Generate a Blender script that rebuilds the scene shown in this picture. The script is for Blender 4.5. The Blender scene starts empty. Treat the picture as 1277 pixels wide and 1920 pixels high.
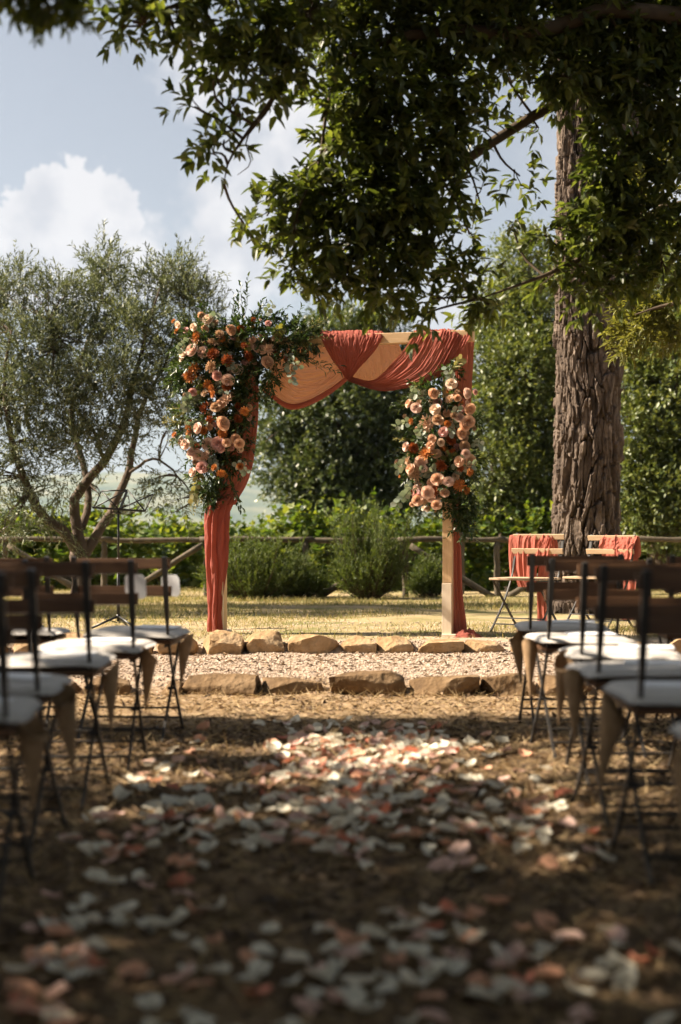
import bpy, bmesh, math, random
import numpy as np
from mathutils import Vector, Matrix, Euler

random.seed(7)
RNG = np.random.default_rng(11)
R = math.radians
SC = bpy.context.scene
COL = SC.collection

# ------------------------------------------------------------------ camera
F = 2667.0                       # focal length in photograph pixels (50 mm, 36 mm tall frame)
CAM_H = 0.9
HZ = 1005.0                      # horizon row in the photograph
cam_d = bpy.data.cameras.new('camera')
cam = bpy.data.objects.new('camera', cam_d)
COL.objects.link(cam)
cam.location = (0, 0, CAM_H)
cam.rotation_euler = (R(90), 0, 0)
cam_d.sensor_fit = 'VERTICAL'
cam_d.sensor_height = 36.0
cam_d.sensor_width = 24.0
cam_d.lens = 50.0
cam_d.shift_y = (HZ - 960.0) / 1920.0
cam_d.clip_start = 0.1
cam_d.clip_end = 20000
cam_d.dof.use_dof = True
cam_d.dof.focus_distance = 10.8
cam_d.dof.aperture_fstop = 1.75
SC.camera = cam

# ------------------------------------------------------------------ light
SUN_AZ = 96.0                    # degrees from straight behind the camera, towards the left
SUN_EL = 40.0
sd = Vector((-math.sin(R(SUN_AZ)) * math.cos(R(SUN_EL)), -math.cos(R(SUN_AZ)) * math.cos(R(SUN_EL)), math.sin(R(SUN_EL))))
sun_d = bpy.data.lights.new('sun', 'SUN')
sun = bpy.data.objects.new('sun', sun_d)
COL.objects.link(sun)
sun_d.energy = 5.0
sun_d.angle = R(0.5)
sun_d.color = (1.0, 0.86, 0.68)
sun.rotation_euler = sd.to_track_quat('Z', 'Y').to_euler()
sun.location = (-20, -5, 30)

world = bpy.data.worlds.new('World')
SC.world = world
world.use_nodes = True
wn, wl = world.node_tree.nodes, world.node_tree.links
wn.clear()
def WN(t, **k):
    n = wn.new(t)
    for a, b in k.items():
        setattr(n, a, b)
    return n
def wmath(op, a, b=None, clamp=False):
    n = WN('ShaderNodeMath', operation=op, use_clamp=clamp)
    for i, v in enumerate((a, b)):
        if v is None: continue
        if isinstance(v, (int, float)): n.inputs[i].default_value = v
        else: wl.new(v, n.inputs[i])
    return n.outputs[0]
def wvec(op, a, b=None):
    n = WN('ShaderNodeVectorMath', operation=op)
    for i, v in enumerate((a, b)):
        if v is None: continue
        if isinstance(v, (tuple, list)): n.inputs[i].default_value = v
        else: wl.new(v, n.inputs[i])
    return n
wout = WN('ShaderNodeOutputWorld')
bg = WN('ShaderNodeBackground')
bg.inputs['Strength'].default_value = 0.05
sky = WN('ShaderNodeTexSky', sky_type='NISHITA')
sky.sun_disc = False
sky.sun_elevation = R(SUN_EL)
sky.sun_rotation = math.atan2(sd.x, sd.y)
sky.altitude = 300
sky.air_density = 1.0
sky.dust_density = 2.0
sky.ozone_density = 1.0
hsv = WN('ShaderNodeHueSaturation')
hsv.inputs['Saturation'].default_value = 0.42
hsv.inputs['Value'].default_value = 0.80
wl.new(sky.outputs[0], hsv.inputs['Color'])
tc = WN('ShaderNodeTexCoord')
dirv = tc.outputs['Generated']
nz = WN('ShaderNodeTexNoise')
nz.inputs['Scale'].default_value = 22.0
nz.inputs['Detail'].default_value = 6.0
nz.inputs['Roughness'].default_value = 0.62
wl.new(dirv, nz.inputs['Vector'])
wob = wvec('SCALE', wvec('SUBTRACT', nz.outputs['Color'], (0.5, 0.5, 0.5)).outputs[0])
wob.inputs['Scale'].default_value = 0.06
nzf = WN('ShaderNodeTexNoise')
nzf.inputs['Scale'].default_value = 85.0
nzf.inputs['Detail'].default_value = 4.0
wl.new(dirv, nzf.inputs['Vector'])
wob2 = wvec('SCALE', wvec('SUBTRACT', nzf.outputs['Color'], (0.5, 0.5, 0.5)).outputs[0])
wob2.inputs['Scale'].default_value = 0.03
wdir = wvec('ADD', wvec('ADD', dirv, wob.outputs[0]).outputs[0], wob2.outputs[0]).outputs[0]
def blob(c, s, soft=0.35):
    cv = Vector(c).normalized()
    d = wvec('MULTIPLY', wvec('SUBTRACT', wdir, tuple(cv)).outputs[0], s)
    ln = wvec('LENGTH', d.outputs[0]).outputs['Value']
    m = WN('ShaderNodeMapRange', interpolation_type='SMOOTHSTEP')
    wl.new(ln, m.inputs['Value'])
    m.inputs['From Min'].default_value = 1.0
    m.inputs['From Max'].default_value = 1.0 - soft
    m.inputs['To Min'].default_value = 0.0
    m.inputs['To Max'].default_value = 1.0
    return m.outputs[0]
mask = None
for c, s, soft in (((-0.215, 1, 0.205), (19, 6, 26), .12), ((-0.175, 1, 0.222), (27, 6, 30), .12), ((-0.235, 1, 0.215), (36, 6, 38), .12), ((-0.20, 1, 0.238), (46, 6, 46), .12), ((-0.20, 1, 0.18), (11, 5, 26), .8), ((-0.14, 1, 0.19), (30, 6, 30), .6),
                   ((-0.03, 1, 0.275), (20, 6, 13), .7), ((-0.065, 1, 0.215), (20, 6, 14), .55), ((-0.10, 1, 0.33), (26, 6, 26), .8),
                   ((0.0, 1, 0.23), (10, 5, 16), .9), ((0.10, 1, 0.15), (8, 4, 18), .95), ((0.32, 1, 0.30), (5, 4, 9), .7),
                   ((-0.7, 1, 0.3), (4, 4, 10), .6), ((0.9, 0.8, 0.4), (3, 3, 7), .7), ((-1, -0.4, 0.5), (3, 3, 6), .7), ((0.4, -1, 0.4), (3, 3, 7), .7), ((1, -0.3, 0.35), (3, 3, 8), .7), ((-0.4, -1, 0.3), (4, 4, 9), .7)):
    b = blob(c, s, soft)
    mask = b if mask is None else wmath('MAXIMUM', mask, b)
nz2 = WN('ShaderNodeTexNoise')
nz2.inputs['Scale'].default_value = 26.0
nz2.inputs['Detail'].default_value = 5.0
wl.new(dirv, nz2.inputs['Vector'])
cr = WN('ShaderNodeMapRange')
wl.new(nz2.outputs['Fac'], cr.inputs['Value'])
cr.inputs['From Min'].default_value = 0.36
cr.inputs['From Max'].default_value = 0.56
ccol = WN('ShaderNodeMixRGB')
ccol.inputs[1].default_value = (4.1, 4.15, 4.4, 1)
ccol.inputs[2].default_value = (5.3, 5.2, 5.25, 1)
wl.new(cr.outputs[0], ccol.inputs[0])
cm = WN('ShaderNodeMixRGB')
wl.new(wmath('MULTIPLY', mask, 0.86), cm.inputs[0])
wl.new(hsv.outputs[0], cm.inputs[1])
wl.new(ccol.outputs[0], cm.inputs[2])
wl.new(cm.outputs[0], bg.inputs['Color'])
wl.new(bg.outputs[0], wout.inputs['Surface'])

SC.view_settings.view_transform = 'Standard'
SC.view_settings.look = 'None'
SC.view_settings.gamma = 1.0
SC.view_settings.exposure = 1.82
SC.view_settings.use_curve_mapping = False
cy = SC.cycles
cy.use_denoising = True
cy.max_bounces = 6
cy.diffuse_bounces = 3
cy.glossy_bounces = 2
cy.transmission_bounces = 4
cy.transparent_max_bounces = 6
cy.volume_bounces = 0
cy.use_adaptive_sampling = True
cy.adaptive_threshold = 0.02
cy.sample_clamp_indirect = 6.0
cy.caustics_reflective = False
cy.caustics_refractive = False

# ------------------------------------------------------------------ helpers
def PX(px, py, D):               # a measured photograph point at distance D, in metres
    return Vector(((px - 638.5) / F * D, D, CAM_H + (HZ - py) / F * D))

def _h(i, j, k):
    n = (i * 374761393 + j * 668265263 + k * 2147483647 * 3 + 1274126177) & 0xffffffff
    n = ((n ^ (n >> 13)) * 1274126177) & 0xffffffff
    n = ((n ^ (n >> 16)) * 2246822519) & 0xffffffff
    n = n ^ (n >> 15)
    return (n & 0xffffff) / float(0xffffff)
def vnoise(x, y, z=0.0):
    x, y, z = np.broadcast_arrays(np.asarray(x, float), np.asarray(y, float), np.asarray(z, float))
    xi, yi, zi = np.floor(x).astype(np.int64), np.floor(y).astype(np.int64), np.floor(z).astype(np.int64)
    fx, fy, fz = x - xi, y - yi, z - zi
    fx, fy, fz = (f * f * (3 - 2 * f) for f in (fx, fy, fz))
    r = 0
    for a in (0, 1):
        for b in (0, 1):
            for c in (0, 1):
                r = r + _h(xi + a, yi + b, zi + c) * (fx if a else 1 - fx) * (fy if b else 1 - fy) * (fz if c else 1 - fz)
    return r
def fbm(x, y, z=0.0, o=4):
    r, a, t = 0, 0.5, 0
    for i in range(o):
        r = r + a * vnoise(np.asarray(x) * 2 ** i + 17 * i, np.asarray(y) * 2 ** i, np.asarray(z) * 2 ** i)
        t += a; a *= 0.5
    return r / t

def link(o, parent=None):
    COL.objects.link(o)
    if parent is not None:
        o.parent = parent
    return o
def tag(o, label=None, cat=None, group=None, kind=None):
    if label: o['label'] = label
    if cat: o['category'] = cat
    if group: o['group'] = group
    if kind: o['kind'] = kind
    return o
def empty(name, loc=(0, 0, 0), rz=0.0, label=None, cat=None, group=None):
    o = bpy.data.objects.new(name, None)
    o.empty_display_size = 0.05
    o.location = loc
    o.rotation_euler = (0, 0, rz)
    link(o)
    return tag(o, label, cat, group)
def tri_mesh(name, V, T, smooth=False):
    V = np.asarray(V, np.float32).reshape(-1, 3)
    T = np.asarray(T, np.int32)
    k = T.shape[1]
    me = bpy.data.meshes.new(name)
    me.vertices.add(len(V))
    me.vertices.foreach_set('co', V.ravel())
    me.loops.add(T.size)
    me.loops.foreach_set('vertex_index', T.ravel())
    me.polygons.add(len(T))
    me.polygons.foreach_set('loop_start', np.arange(0, T.size, k, dtype=np.int32))
    me.polygons.foreach_set('loop_total', np.full(len(T), k, np.int32))
    if smooth:
        me.polygons.foreach_set('use_smooth', np.ones(len(T), bool))
    me.update(calc_edges=True)
    return me
def mesh_obj(name, me, mat, parent=None):
    if mat is not None and len(me.materials) == 0:
        me.materials.append(mat)
    return link(bpy.data.objects.new(name, me), parent)
def grid_faces(nu, nv, wrap=False):
    f = []
    i, j = np.meshgrid(np.arange(nu if wrap else nu - 1), np.arange(nv - 1), indexing='ij')
    i, j = i.ravel(), j.ravel()
    i2 = (i + 1) % nu
    return np.stack([i * nv + j, i2 * nv + j, i2 * nv + j + 1, i * nv + j + 1], 1)

class MB:
    """collects shapes for ONE mesh"""
    def __init__(s): s.v, s.f = [], []
    def add(s, v, f):
        b = len(s.v)
        s.v += [tuple(p) for p in v]
        s.f += [tuple(b + i for i in q) for q in f]
        return s
    def box(s, c, d, rot=None, bev=0.0):
        bm = bmesh.new()
        bmesh.ops.create_cube(bm, size=1)
        for q in bm.verts:
            q.co = Vector((q.co.x * d[0], q.co.y * d[1], q.co.z * d[2]))
        if bev:
            bmesh.ops.bevel(bm, geom=bm.edges[:], offset=bev, segments=2, affect='EDGES', profile=0.6)
        M = (rot.to_matrix() if isinstance(rot, Euler) else rot) if rot is not None else Matrix.Identity(3)
        bm.verts.index_update()
        s.add([M @ q.co + Vector(c) for q in bm.verts], [[q.index for q in fc.verts] for fc in bm.faces])
        bm.free()
        return s
    def tube(s, pts, rad, n=8, caps=True):
        pts = [Vector(p) for p in pts]
        if not hasattr(rad, '__len__'): rad = [rad] * len(pts)
        b = len(s.v)
        t0 = (pts[1] - pts[0]).normalized()
        nrm = t0.orthogonal().normalized()
        for i, p in enumerate(pts):
            t = (pts[min(i + 1, len(pts) - 1)] - pts[max(i - 1, 0)]).normalized()
            nrm = (nrm - t * nrm.dot(t)).normalized()
            bn = t.cross(nrm)
            for k in range(n):
                a = 2 * math.pi * k / n
                s.v.append(tuple(p + (nrm * math.cos(a) + bn * math.sin(a)) * rad[i]))
        for i in range(len(pts) - 1):
            for k in range(n):
                k2 = (k + 1) % n
                s.f.append((b + i * n + k, b + i * n + k2, b + (i + 1) * n + k2, b + (i + 1) * n + k))
        if caps:
            s.f.append(tuple(b + k for k in reversed(range(n))))
            s.f.append(tuple(b + (len(pts) - 1) * n + k for k in range(n)))
        return s
    def mesh(s, name, smooth=False):
        me = bpy.data.meshes.new(name)
        me.from_pydata(s.v, [], s.f)
        if smooth:
            me.polygons.foreach_set('use_smooth', [True] * len(me.polygons))
        me.update()
        return me
    def obj(s, name, mat, parent=None, smooth=False):
        return mesh_obj(name, s.mesh(name, smooth), mat, parent)

def spline(pts, n):
    """Catmull-Rom through pts, n points"""
    P = [Vector(p) for p in pts]
    P = [P[0] * 2 - P[1]] + P + [P[-1] * 2 - P[-2]]
    out = []
    m = len(P) - 3
    for i in range(n):
        u = i / (n - 1) * m
        k = min(int(u), m - 1); t = u - k
        a, b, c, d = P[k], P[k + 1], P[k + 2], P[k + 3]
        out.append(0.5 * ((2 * b) + (c - a) * t + (2 * a - 5 * b + 4 * c - d) * t * t + (3 * b - a - 3 * c + d) * t ** 3))
    return out
def lerp_list(vals, n):
    x = np.linspace(0, len(vals) - 1, n)
    return list(np.interp(x, range(len(vals)), vals))

# ---- materials
def new_mat(name):
    m = bpy.data.materials.new(name)
    m.use_nodes = True
    nt = m.node_tree
    return m, nt.nodes, nt.links, nt.nodes['Principled BSDF'], nt.nodes['Material Output']
def rgba(c): return (c[0], c[1], c[2], 1)
def noise_mat(name, cols, scale=8, rough=0.8, bump=0.0, bscale=None, stretch=None, spec=0.25, metal=0.0, detail=6, pos=(0.3, 0.7)):
    """principled surface; colour runs through cols along a noise"""
    m, n, l, p, o = new_mat(name)
    tcn = n.new('ShaderNodeTexCoord')
    src = tcn.outputs['Object']
    if stretch:
        mp = n.new('ShaderNodeMapping')
        mp.inputs['Scale'].default_value = stretch
        l.new(src, mp.inputs['Vector']); src = mp.outputs[0]
    t = n.new('ShaderNodeTexNoise')
    t.inputs['Scale'].default_value = scale; t.inputs['Detail'].default_value = detail
    t.inputs['Roughness'].default_value = 0.6
    l.new(src, t.inputs['Vector'])
    cr_ = n.new('ShaderNodeValToRGB')
    e = cr_.color_ramp.elements
    e[0].position, e[1].position = pos
    e[0].color, e[1].color = rgba(cols[0]), rgba(cols[-1])
    for i, c in enumerate(cols[1:-1]):
        q = e.new(pos[0] + (pos[1] - pos[0]) * (i + 1) / (len(cols) - 1)); q.color = rgba(c)
    l.new(t.outputs['Fac'], cr_.inputs[0]); l.new(cr_.outputs[0], p.inputs['Base Color'])
    p.inputs['Roughness'].default_value = rough
    p.inputs['Specular IOR Level'].default_value = spec
    p.inputs['Metallic'].default_value = metal
    if bump:
        t2 = n.new('ShaderNodeTexNoise')
        t2.inputs['Scale'].default_value = bscale or scale * 3; t2.inputs['Detail'].default_value = 5
        l.new(src, t2.inputs['Vector'])
        b = n.new('ShaderNodeBump'); b.inputs['Strength'].default_value = 1.0; b.inputs['Distance'].default_value = bump
        l.new(t2.outputs['Fac'], b.inputs['Height']); l.new(b.outputs[0], p.inputs['Normal'])
    return m
def leaf_mat(name, cols, trans=0.35, tcol=None, rough=0.5, spec=0.3):
    """leaf: colour differs from leaf to leaf, light passes through"""
    m, n, l, p, o = new_mat(name)
    g = n.new('ShaderNodeNewGeometry')
    cr_ = n.new('ShaderNodeValToRGB')
    e = cr_.color_ramp.elements
    e[0].position, e[1].position = 0.0, 1.0
    e[0].color, e[1].color = rgba(cols[0]), rgba(cols[-1])
    for i, c in enumerate(cols[1:-1]):
        q = e.new((i + 1) / (len(cols) - 1)); q.color = rgba(c)
    l.new(g.outputs['Random Per Island'], cr_.inputs[0])
    l.new(cr_.outputs[0], p.inputs['Base Color'])
    p.inputs['Roughness'].default_value = rough
    p.inputs['Specular IOR Level'].default_value = spec
    tr = n.new('ShaderNodeBsdfTranslucent')
    mu = n.new('ShaderNodeMixRGB'); mu.blend_type = 'MULTIPLY'; mu.inputs[0].default_value = 1
    l.new(cr_.outputs[0], mu.inputs[1]); mu.inputs[2].default_value = rgba(tcol or (1.7, 1.6, 0.6))
    l.new(mu.outputs[0], tr.inputs['Color'])
    mx = n.new('ShaderNodeMixShader'); mx.inputs[0].default_value = trans
    l.new(p.outputs[0], mx.inputs[1]); l.new(tr.outputs[0], mx.inputs[2]); l.new(mx.outputs[0], o.inputs['Surface'])
    return m
def cloth_mat(name, col, trans=0.4, tcol=None, bump=0.002, bscale=60, stretch=(1, 1, 1)):
    m, n, l, p, o = new_mat(name)
    tcn = n.new('ShaderNodeTexCoord')
    mp = n.new('ShaderNodeMapping'); mp.inputs['Scale'].default_value = stretch
    l.new(tcn.outputs['Object'], mp.inputs['Vector'])
    t = n.new('ShaderNodeTexNoise'); t.inputs['Scale'].default_value = bscale; t.inputs['Detail'].default_value = 4
    l.new(mp.outputs[0], t.inputs['Vector'])
    hv = n.new('ShaderNodeMixRGB'); l.new(t.outputs['Fac'], hv.inputs[0])
    hv.inputs[1].default_value = rgba([c * 0.86 for c in col]); hv.inputs[2].default_value = rgba([c * 1.12 for c in col])
    l.new(hv.outputs[0], p.inputs['Base Color'])
    p.inputs['Roughness'].default_value = 0.9; p.inputs['Specular IOR Level'].default_value = 0.15
    b = n.new('ShaderNodeBump'); b.inputs['Distance'].default_value = bump
    l.new(t.outputs['Fac'], b.inputs['Height']); l.new(b.outputs[0], p.inputs['Normal'])
    if trans:
        tr = n.new('ShaderNodeBsdfTranslucent'); tr.inputs['Color'].default_value = rgba(tcol or col)
        mx = n.new('ShaderNodeMixShader'); mx.inputs[0].default_value = trans
        l.new(p.outputs[0], mx.inputs[1]); l.new(tr.outputs[0], mx.inputs[2]); l.new(mx.outputs[0], o.inputs['Surface'])
    return m

M = {}
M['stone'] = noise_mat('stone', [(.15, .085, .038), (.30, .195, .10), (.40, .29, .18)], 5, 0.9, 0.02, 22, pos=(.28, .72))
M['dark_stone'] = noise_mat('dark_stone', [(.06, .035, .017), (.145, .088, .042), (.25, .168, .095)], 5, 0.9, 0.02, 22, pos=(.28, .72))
M['rail_wood'] = noise_mat('rail_wood', [(.055, .044, .03), (.125, .10, .068)], 6, 0.85, 0.006, 30, (1, 1, 1))
M['pine_wood'] = noise_mat('pine_wood', [(.56, .36, .19), (.72, .51, .30)], 7, 0.6, 0.0008, 60, (6, 6, .6))
M['pine_beam'] = noise_mat('pine_beam', [(.56, .36, .19), (.72, .51, .30)], 7, 0.6, 0.0008, 60, (.6, 6, 6))
M['pale_board'] = noise_mat('pale_board', [(.66, .54, .40), (.76, .66, .52)], 7, 0.65, 0.0008, 60, (6, 6, .6))
M['slat_wood'] = noise_mat('slat_wood', [(.065, .030, .014), (.125, .062, .029)], 6, 0.5, 0.0006, 60, (.8, 8, 8))
M['light_slat'] = noise_mat('light_slat', [(.38, .265, .165), (.49, .36, .235)], 6, 0.55, 0.0006, 60, (.8, 8, 8))
M['iron'] = noise_mat('iron', [(.016, .015, .014), (.035, .03, .027)], 30, 0.5, 0, spec=0.4)
M['black_metal'] = noise_mat('black_metal', [(.012, .012, .012), (.02, .02, .02)], 20, 0.4, 0, spec=0.4)
M['steel'] = noise_mat('steel', [(.45, .43, .40), (.55, .53, .5)], 30, 0.35, 0, metal=0.8)
M['cushion'] = cloth_mat('cushion', (.50, .47, .44), 0, bump=.002, bscale=90)
M['paper'] = noise_mat('paper', [(.72, .72, .74), (.78, .78, .79)], 10, 0.7)
M['kraft'] = noise_mat('kraft', [(.20, .125, .066), (.29, .19, .105)], 30, 0.8, 0.0008, 80)
M['terracotta'] = cloth_mat('terracotta', (.33, .098, .074), 0.36, (.52, .18, .11), .004, 45, (1, 1, .35))
M['terracotta_swag'] = cloth_mat('terracotta_swag', (.33, .098, .074), 0.36, (.52, .18, .11), .004, 45, (.5, 1, 1))
M['gauze'] = cloth_mat('gauze', (.48, .13, .075), 0.62, (.86, .42, .21), .004, 45, (.4, 1, 1))
M['coral_cloth'] = cloth_mat('coral_cloth', (.43, .135, .10), 0.3, (.52, .19, .125), .004, 45, (1, 1, .5))
M['bark'] = noise_mat('bark', [(.045, .032, .025), (.105, .078, .06), (.25, .195, .155)], 11, 0.95, 0.010, 50, (1, 1, .35), pos=(.3, .72))
M['olive_bark'] = noise_mat('olive_bark', [(.055, .04, .028), (.135, .10, .075)], 8, 0.9, 0.02, 20, (1, 1, .4))
M['twig'] = noise_mat('twig', [(.05, .035, .022), (.09, .065, .04)], 10, 0.85)
M['stem_green'] = noise_mat('stem_green', [(.07, .10, .035), (.12, .15, .06)], 10, 0.7)
M['olive_leaf'] = leaf_mat('olive_leaf', [(.065, .085, .04), (.13, .15, .08), (.27, .295, .20)], .22, (1.2, 1.2, .7), .45, .4)
M['laurel_leaf'] = leaf_mat('laurel_leaf', [(.034, .048, .016), (.068, .086, .027), (.135, .148, .046)], .40, (1.75, 1.8, .6), .42, .35)
M['oak_leaf'] = leaf_mat('oak_leaf', [(.035, .055, .02), (.07, .092, .032), (.15, .165, .07)], .25, (1.5, 1.5, .7), .4, .5)
M['light_leaf'] = leaf_mat('light_leaf', [(.058, .085, .022), (.11, .14, .04), (.20, .22, .08)], .3, (1.5, 1.4, .6), .45, .5)
M['vine_leaf'] = leaf_mat('vine_leaf', [(.045, .085, .016), (.088, .132, .026), (.18, .205, .048)], .42, (1.7, 1.6, .5), .5, .3)
M['shrub_leaf'] = leaf_mat('shrub_leaf', [(.045, .07, .018), (.085, .115, .03), (.13, .155, .05)], .3, (1.5, 1.5, .6), .55)
M['ruscus_leaf'] = leaf_mat('ruscus_leaf', [(.018, .04, .012), (.035, .06, .02), (.07, .095, .03)], .25, (1.5, 1.6, .6), .4, .5)
M['filler_leaf'] = leaf_mat('filler_leaf', [(.17, .17, .07), (.24, .23, .10), (.30, .26, .13)], .35, (1.3, 1.2, .7), .6)
M['euc_leaf'] = leaf_mat('euc_leaf', [(.17, .21, .16), (.25, .29, .23), (.36, .38, .31)], .25, (1.2, 1.3, .8), .5, .4)
M['lime_leaf'] = leaf_mat('lime_leaf', [(.10, .11, .03), (.17, .17, .05)], .4, (1.5, 1.4, .6), .5, .3)
M['needle'] = leaf_mat('needle', [(.03, .055, .02), (.06, .09, .03)], .2)
M['grass'] = leaf_mat('grass', [(.10, .13, .035), (.22, .21, .07), (.36, .30, .13), (.40, .33, .17)], .3, (1.2, 1.1, .7), .7)
M['straw'] = leaf_mat('straw', [(.22, .15, .07), (.38, .27, .14), (.50, .38, .21)], .2, (1.1, 1, .8), .8)
M['litter'] = leaf_mat('litter', [(.04, .025, .015), (.085, .053, .03), (.18, .115, .064), (.32, .22, .13)], .15, (1.1, 1, .8), .8)
M['gravel'] = leaf_mat('gravel', [(.26, .19, .135), (.42, .325, .25), (.58, .49, .40)], .0, None, .9)
FC = dict(cream=(.82, .68, .56), blush=(.77, .59, .51), pink=(.73, .47, .44), peach=(.75, .53, .39), tan=(.58, .41, .275), orange=(.52, .215, .065), rust=(.30, .085, .028))
for k, c in FC.items():
    M[k] = leaf_mat('flower_' + k, [[q * .82 for q in c], c, [min(.9, q * 1.15) for q in c]], .25, (1.1, .95, .8), .7, .2)
PC = dict(white=(.74, .70, .58), blushp=(.68, .47, .40), peachp=(.68, .37, .24), coralp=(.60, .22, .14))
for k, c in PC.items():
    M['petal_' + k] = leaf_mat('petal_' + k, [[q * .85 for q in c], c], .3, (1.1, 1, .9), .6, .2)

# ---- leaves
LANCE4 = (np.array([(0, 0, 0), (.4, .5, .10), (1, 0, 0), (.4, -.5, .10)]), np.array([(0, 2, 1), (0, 3, 2)]))
LANCE6 = (np.array([(0, 0, 0), (.28, .5, .12), (.68, .38, .05), (1, 0, -.10), (.68, -.38, .05), (.28, -.5, .12), (.45, 0, 0)]),
          np.array([(0, 6, 1), (1, 6, 2), (2, 6, 3), (3, 6, 4), (4, 6, 5), (5, 6, 0)]))
ROUND = (np.array([(0, 0, 0), (.2, .42, .04), (.6, .5, .06), (.95, .22, .0), (.95, -.22, .0), (.6, -.5, .06), (.2, -.42, .04)]),
         np.array([(0, 2, 1), (0, 3, 2), (0, 4, 3), (0, 5, 4), (0, 6, 5)]))
BLADE = (np.array([(0, .5, 0), (0, -.5, 0), (.55, -.3, .1), (1, 0, .35), (.55, .3, .1)]), np.array([(0, 1, 2), (0, 2, 4), (4, 2, 3)]))
VINE = (np.array([(0, 0, 0), (.1, .45, .05), (.5, .55, .1), (.6, .25, 0), (1, 0, -.1), (.6, -.25, 0), (.5, -.55, .1), (.1, -.45, .05)]),
        np.array([(0, 2, 1), (0, 3, 2), (0, 4, 3), (0, 5, 4), (0, 6, 5), (0, 7, 6)]))
def nrmz(a): return a / np.maximum(np.linalg.norm(a, axis=-1, keepdims=True), 1e-9)
def rdir(n): return nrmz(RNG.normal(size=(n, 3)))
def leaves(pos, d, up, L, W, tpl):
    V, T = tpl
    n = len(pos)
    d = nrmz(d); s = nrmz(np.cross(up, d)); w = np.cross(d, s)
    L = np.broadcast_to(L, (n,)); W = np.broadcast_to(W, (n,))
    P = (pos[:, None] + d[:, None] * (V[None, :, :1] * L[:, None, None]) + s[:, None] * (V[None, :, 1:2] * W[:, None, None])
         + w[:, None] * (V[None, :, 2:3] * L[:, None, None]))
    TT = T[None] + (np.arange(n) * len(V))[:, None, None]
    return P.reshape(-1, 3), TT.reshape(-1, 3)
class Leaves:
    def __init__(s): s.V, s.T, s.n = [], [], 0
    def add(s, V, T):
        s.V.append(V); s.T.append(T + s.n); s.n += len(V); return s
    def obj(s, name, mat, parent=None, stuff=False):
        me = tri_mesh(name, np.concatenate(s.V), np.concatenate(s.T))
        o = mesh_obj(name, me, mat, parent)
        if stuff: o['kind'] = 'stuff'
        return o
def sprays(o, d, L, k, ll, lw, tpl, spread=0.8, droop=0.0, whorl=0.35, jit=0.25):
    """k leaves along each of the twigs that start at o and run along d"""
    n = len(o)
    o, d = np.asarray(o, float), nrmz(np.asarray(d, float))
    L = np.broadcast_to(L, (n,))
    a = nrmz(np.cross(d, RNG.normal(size=(n, 3)))); b = np.cross(d, a)
    t = (np.arange(k) + .5) / k
    t = np.where(t > 1 - whorl, 1 - whorl * .35 + (t - 1) * .3, t)
    ph = (np.arange(k) * 2.4)[None] + RNG.uniform(0, 6.28, (n, 1)) + RNG.normal(0, .3, (n, k))
    side = a[:, None] * np.cos(ph)[..., None] + b[:, None] * np.sin(ph)[..., None]
    pos = o[:, None] + d[:, None] * (L[:, None] * t[None])[..., None]
    pos[..., 2] -= droop * (t[None] ** 2) * L[:, None]
    sp = spread * RNG.uniform(.6, 1.3, (n, k))[..., None]
    ld = nrmz(d[:, None] + side * sp + RNG.normal(0, jit, (n, k, 3)))
    ld[..., 2] -= droop * .5
    up = nrmz(side * -.3 + np.array([0, 0, 1.0]) + RNG.normal(0, .35, (n, k, 3)))
    s = RNG.uniform(.65, 1.2, (n * k))
    return leaves(pos.reshape(-1, 3), ld.reshape(-1, 3), up.reshape(-1, 3), ll * s, lw * s, tpl)
def clump_pts(c, r, n, shell=0.5):
    d = rdir(n)
    q = RNG.uniform(0, 1, n) ** shell
    r = np.asarray(r, float)
    p = np.asarray(c)[None] + d * r * q[:, None]
    return p, d

# ------------------------------------------------------------------ terrain
LAWN = 0.15
def sstep(a, b, x):
    t = np.clip((x - a) / (b - a), 0, 1); return t * t * (3 - 2 * t)
def gz(x, y):
    x, y = np.asarray(x, float), np.asarray(y, float)
    w = (vnoise(x * 1.3 + 5, y * 0 + 3) - .5) * .16
    z = .08 * sstep(8.10, 8.34, y + w) + (LAWN - .08) * sstep(10.0, 10.2, y + w)
    z = z - .04 * sstep(14, 18, y)
    z = z + .05 * np.exp(-((y - 19.0) / .7) ** 2) * (vnoise(x * .7, y * .5, 2.0) * 1.6)
    far = np.maximum(y - 20, 0)
    z = z - .95 * sstep(20, 22.5, y) - 12 * sstep(30, 160, y) - 36 * sstep(140, 900, y)
    side = np.maximum(np.abs(x) - 30, 0)
    z = z - 10 * sstep(0, 150, side) * sstep(-60, 30, y) - 30 * sstep(100, 900, side)
    near = np.exp(-np.maximum(y - 21, 0) / 10)
    z = z + near * ((fbm(x * .9, y * .9, 0.5, 3) - .5) * .05 + (vnoise(x * 6, y * 6, 1.5) - .5) * .012)
    return z
def gzf(x, y): return float(gz(x, y))
ys = np.concatenate([-np.geomspace(400, 3, 18), np.linspace(-2, 1.5, 12), np.arange(1.6, 21.0, .07), np.geomspace(21.1, 9000, 90)])
xs = np.concatenate([-np.geomspace(6000, 5.2, 45), np.arange(-5.0, 5.01, .1), np.geomspace(5.2, 6000, 45)])
GX, GY = np.meshgrid(xs, ys, indexing='ij')
gm = tri_mesh('ground', np.stack([GX, GY, gz(GX, GY)], -1).reshape(-1, 3), grid_faces(len(xs), len(ys)), True)
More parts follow.
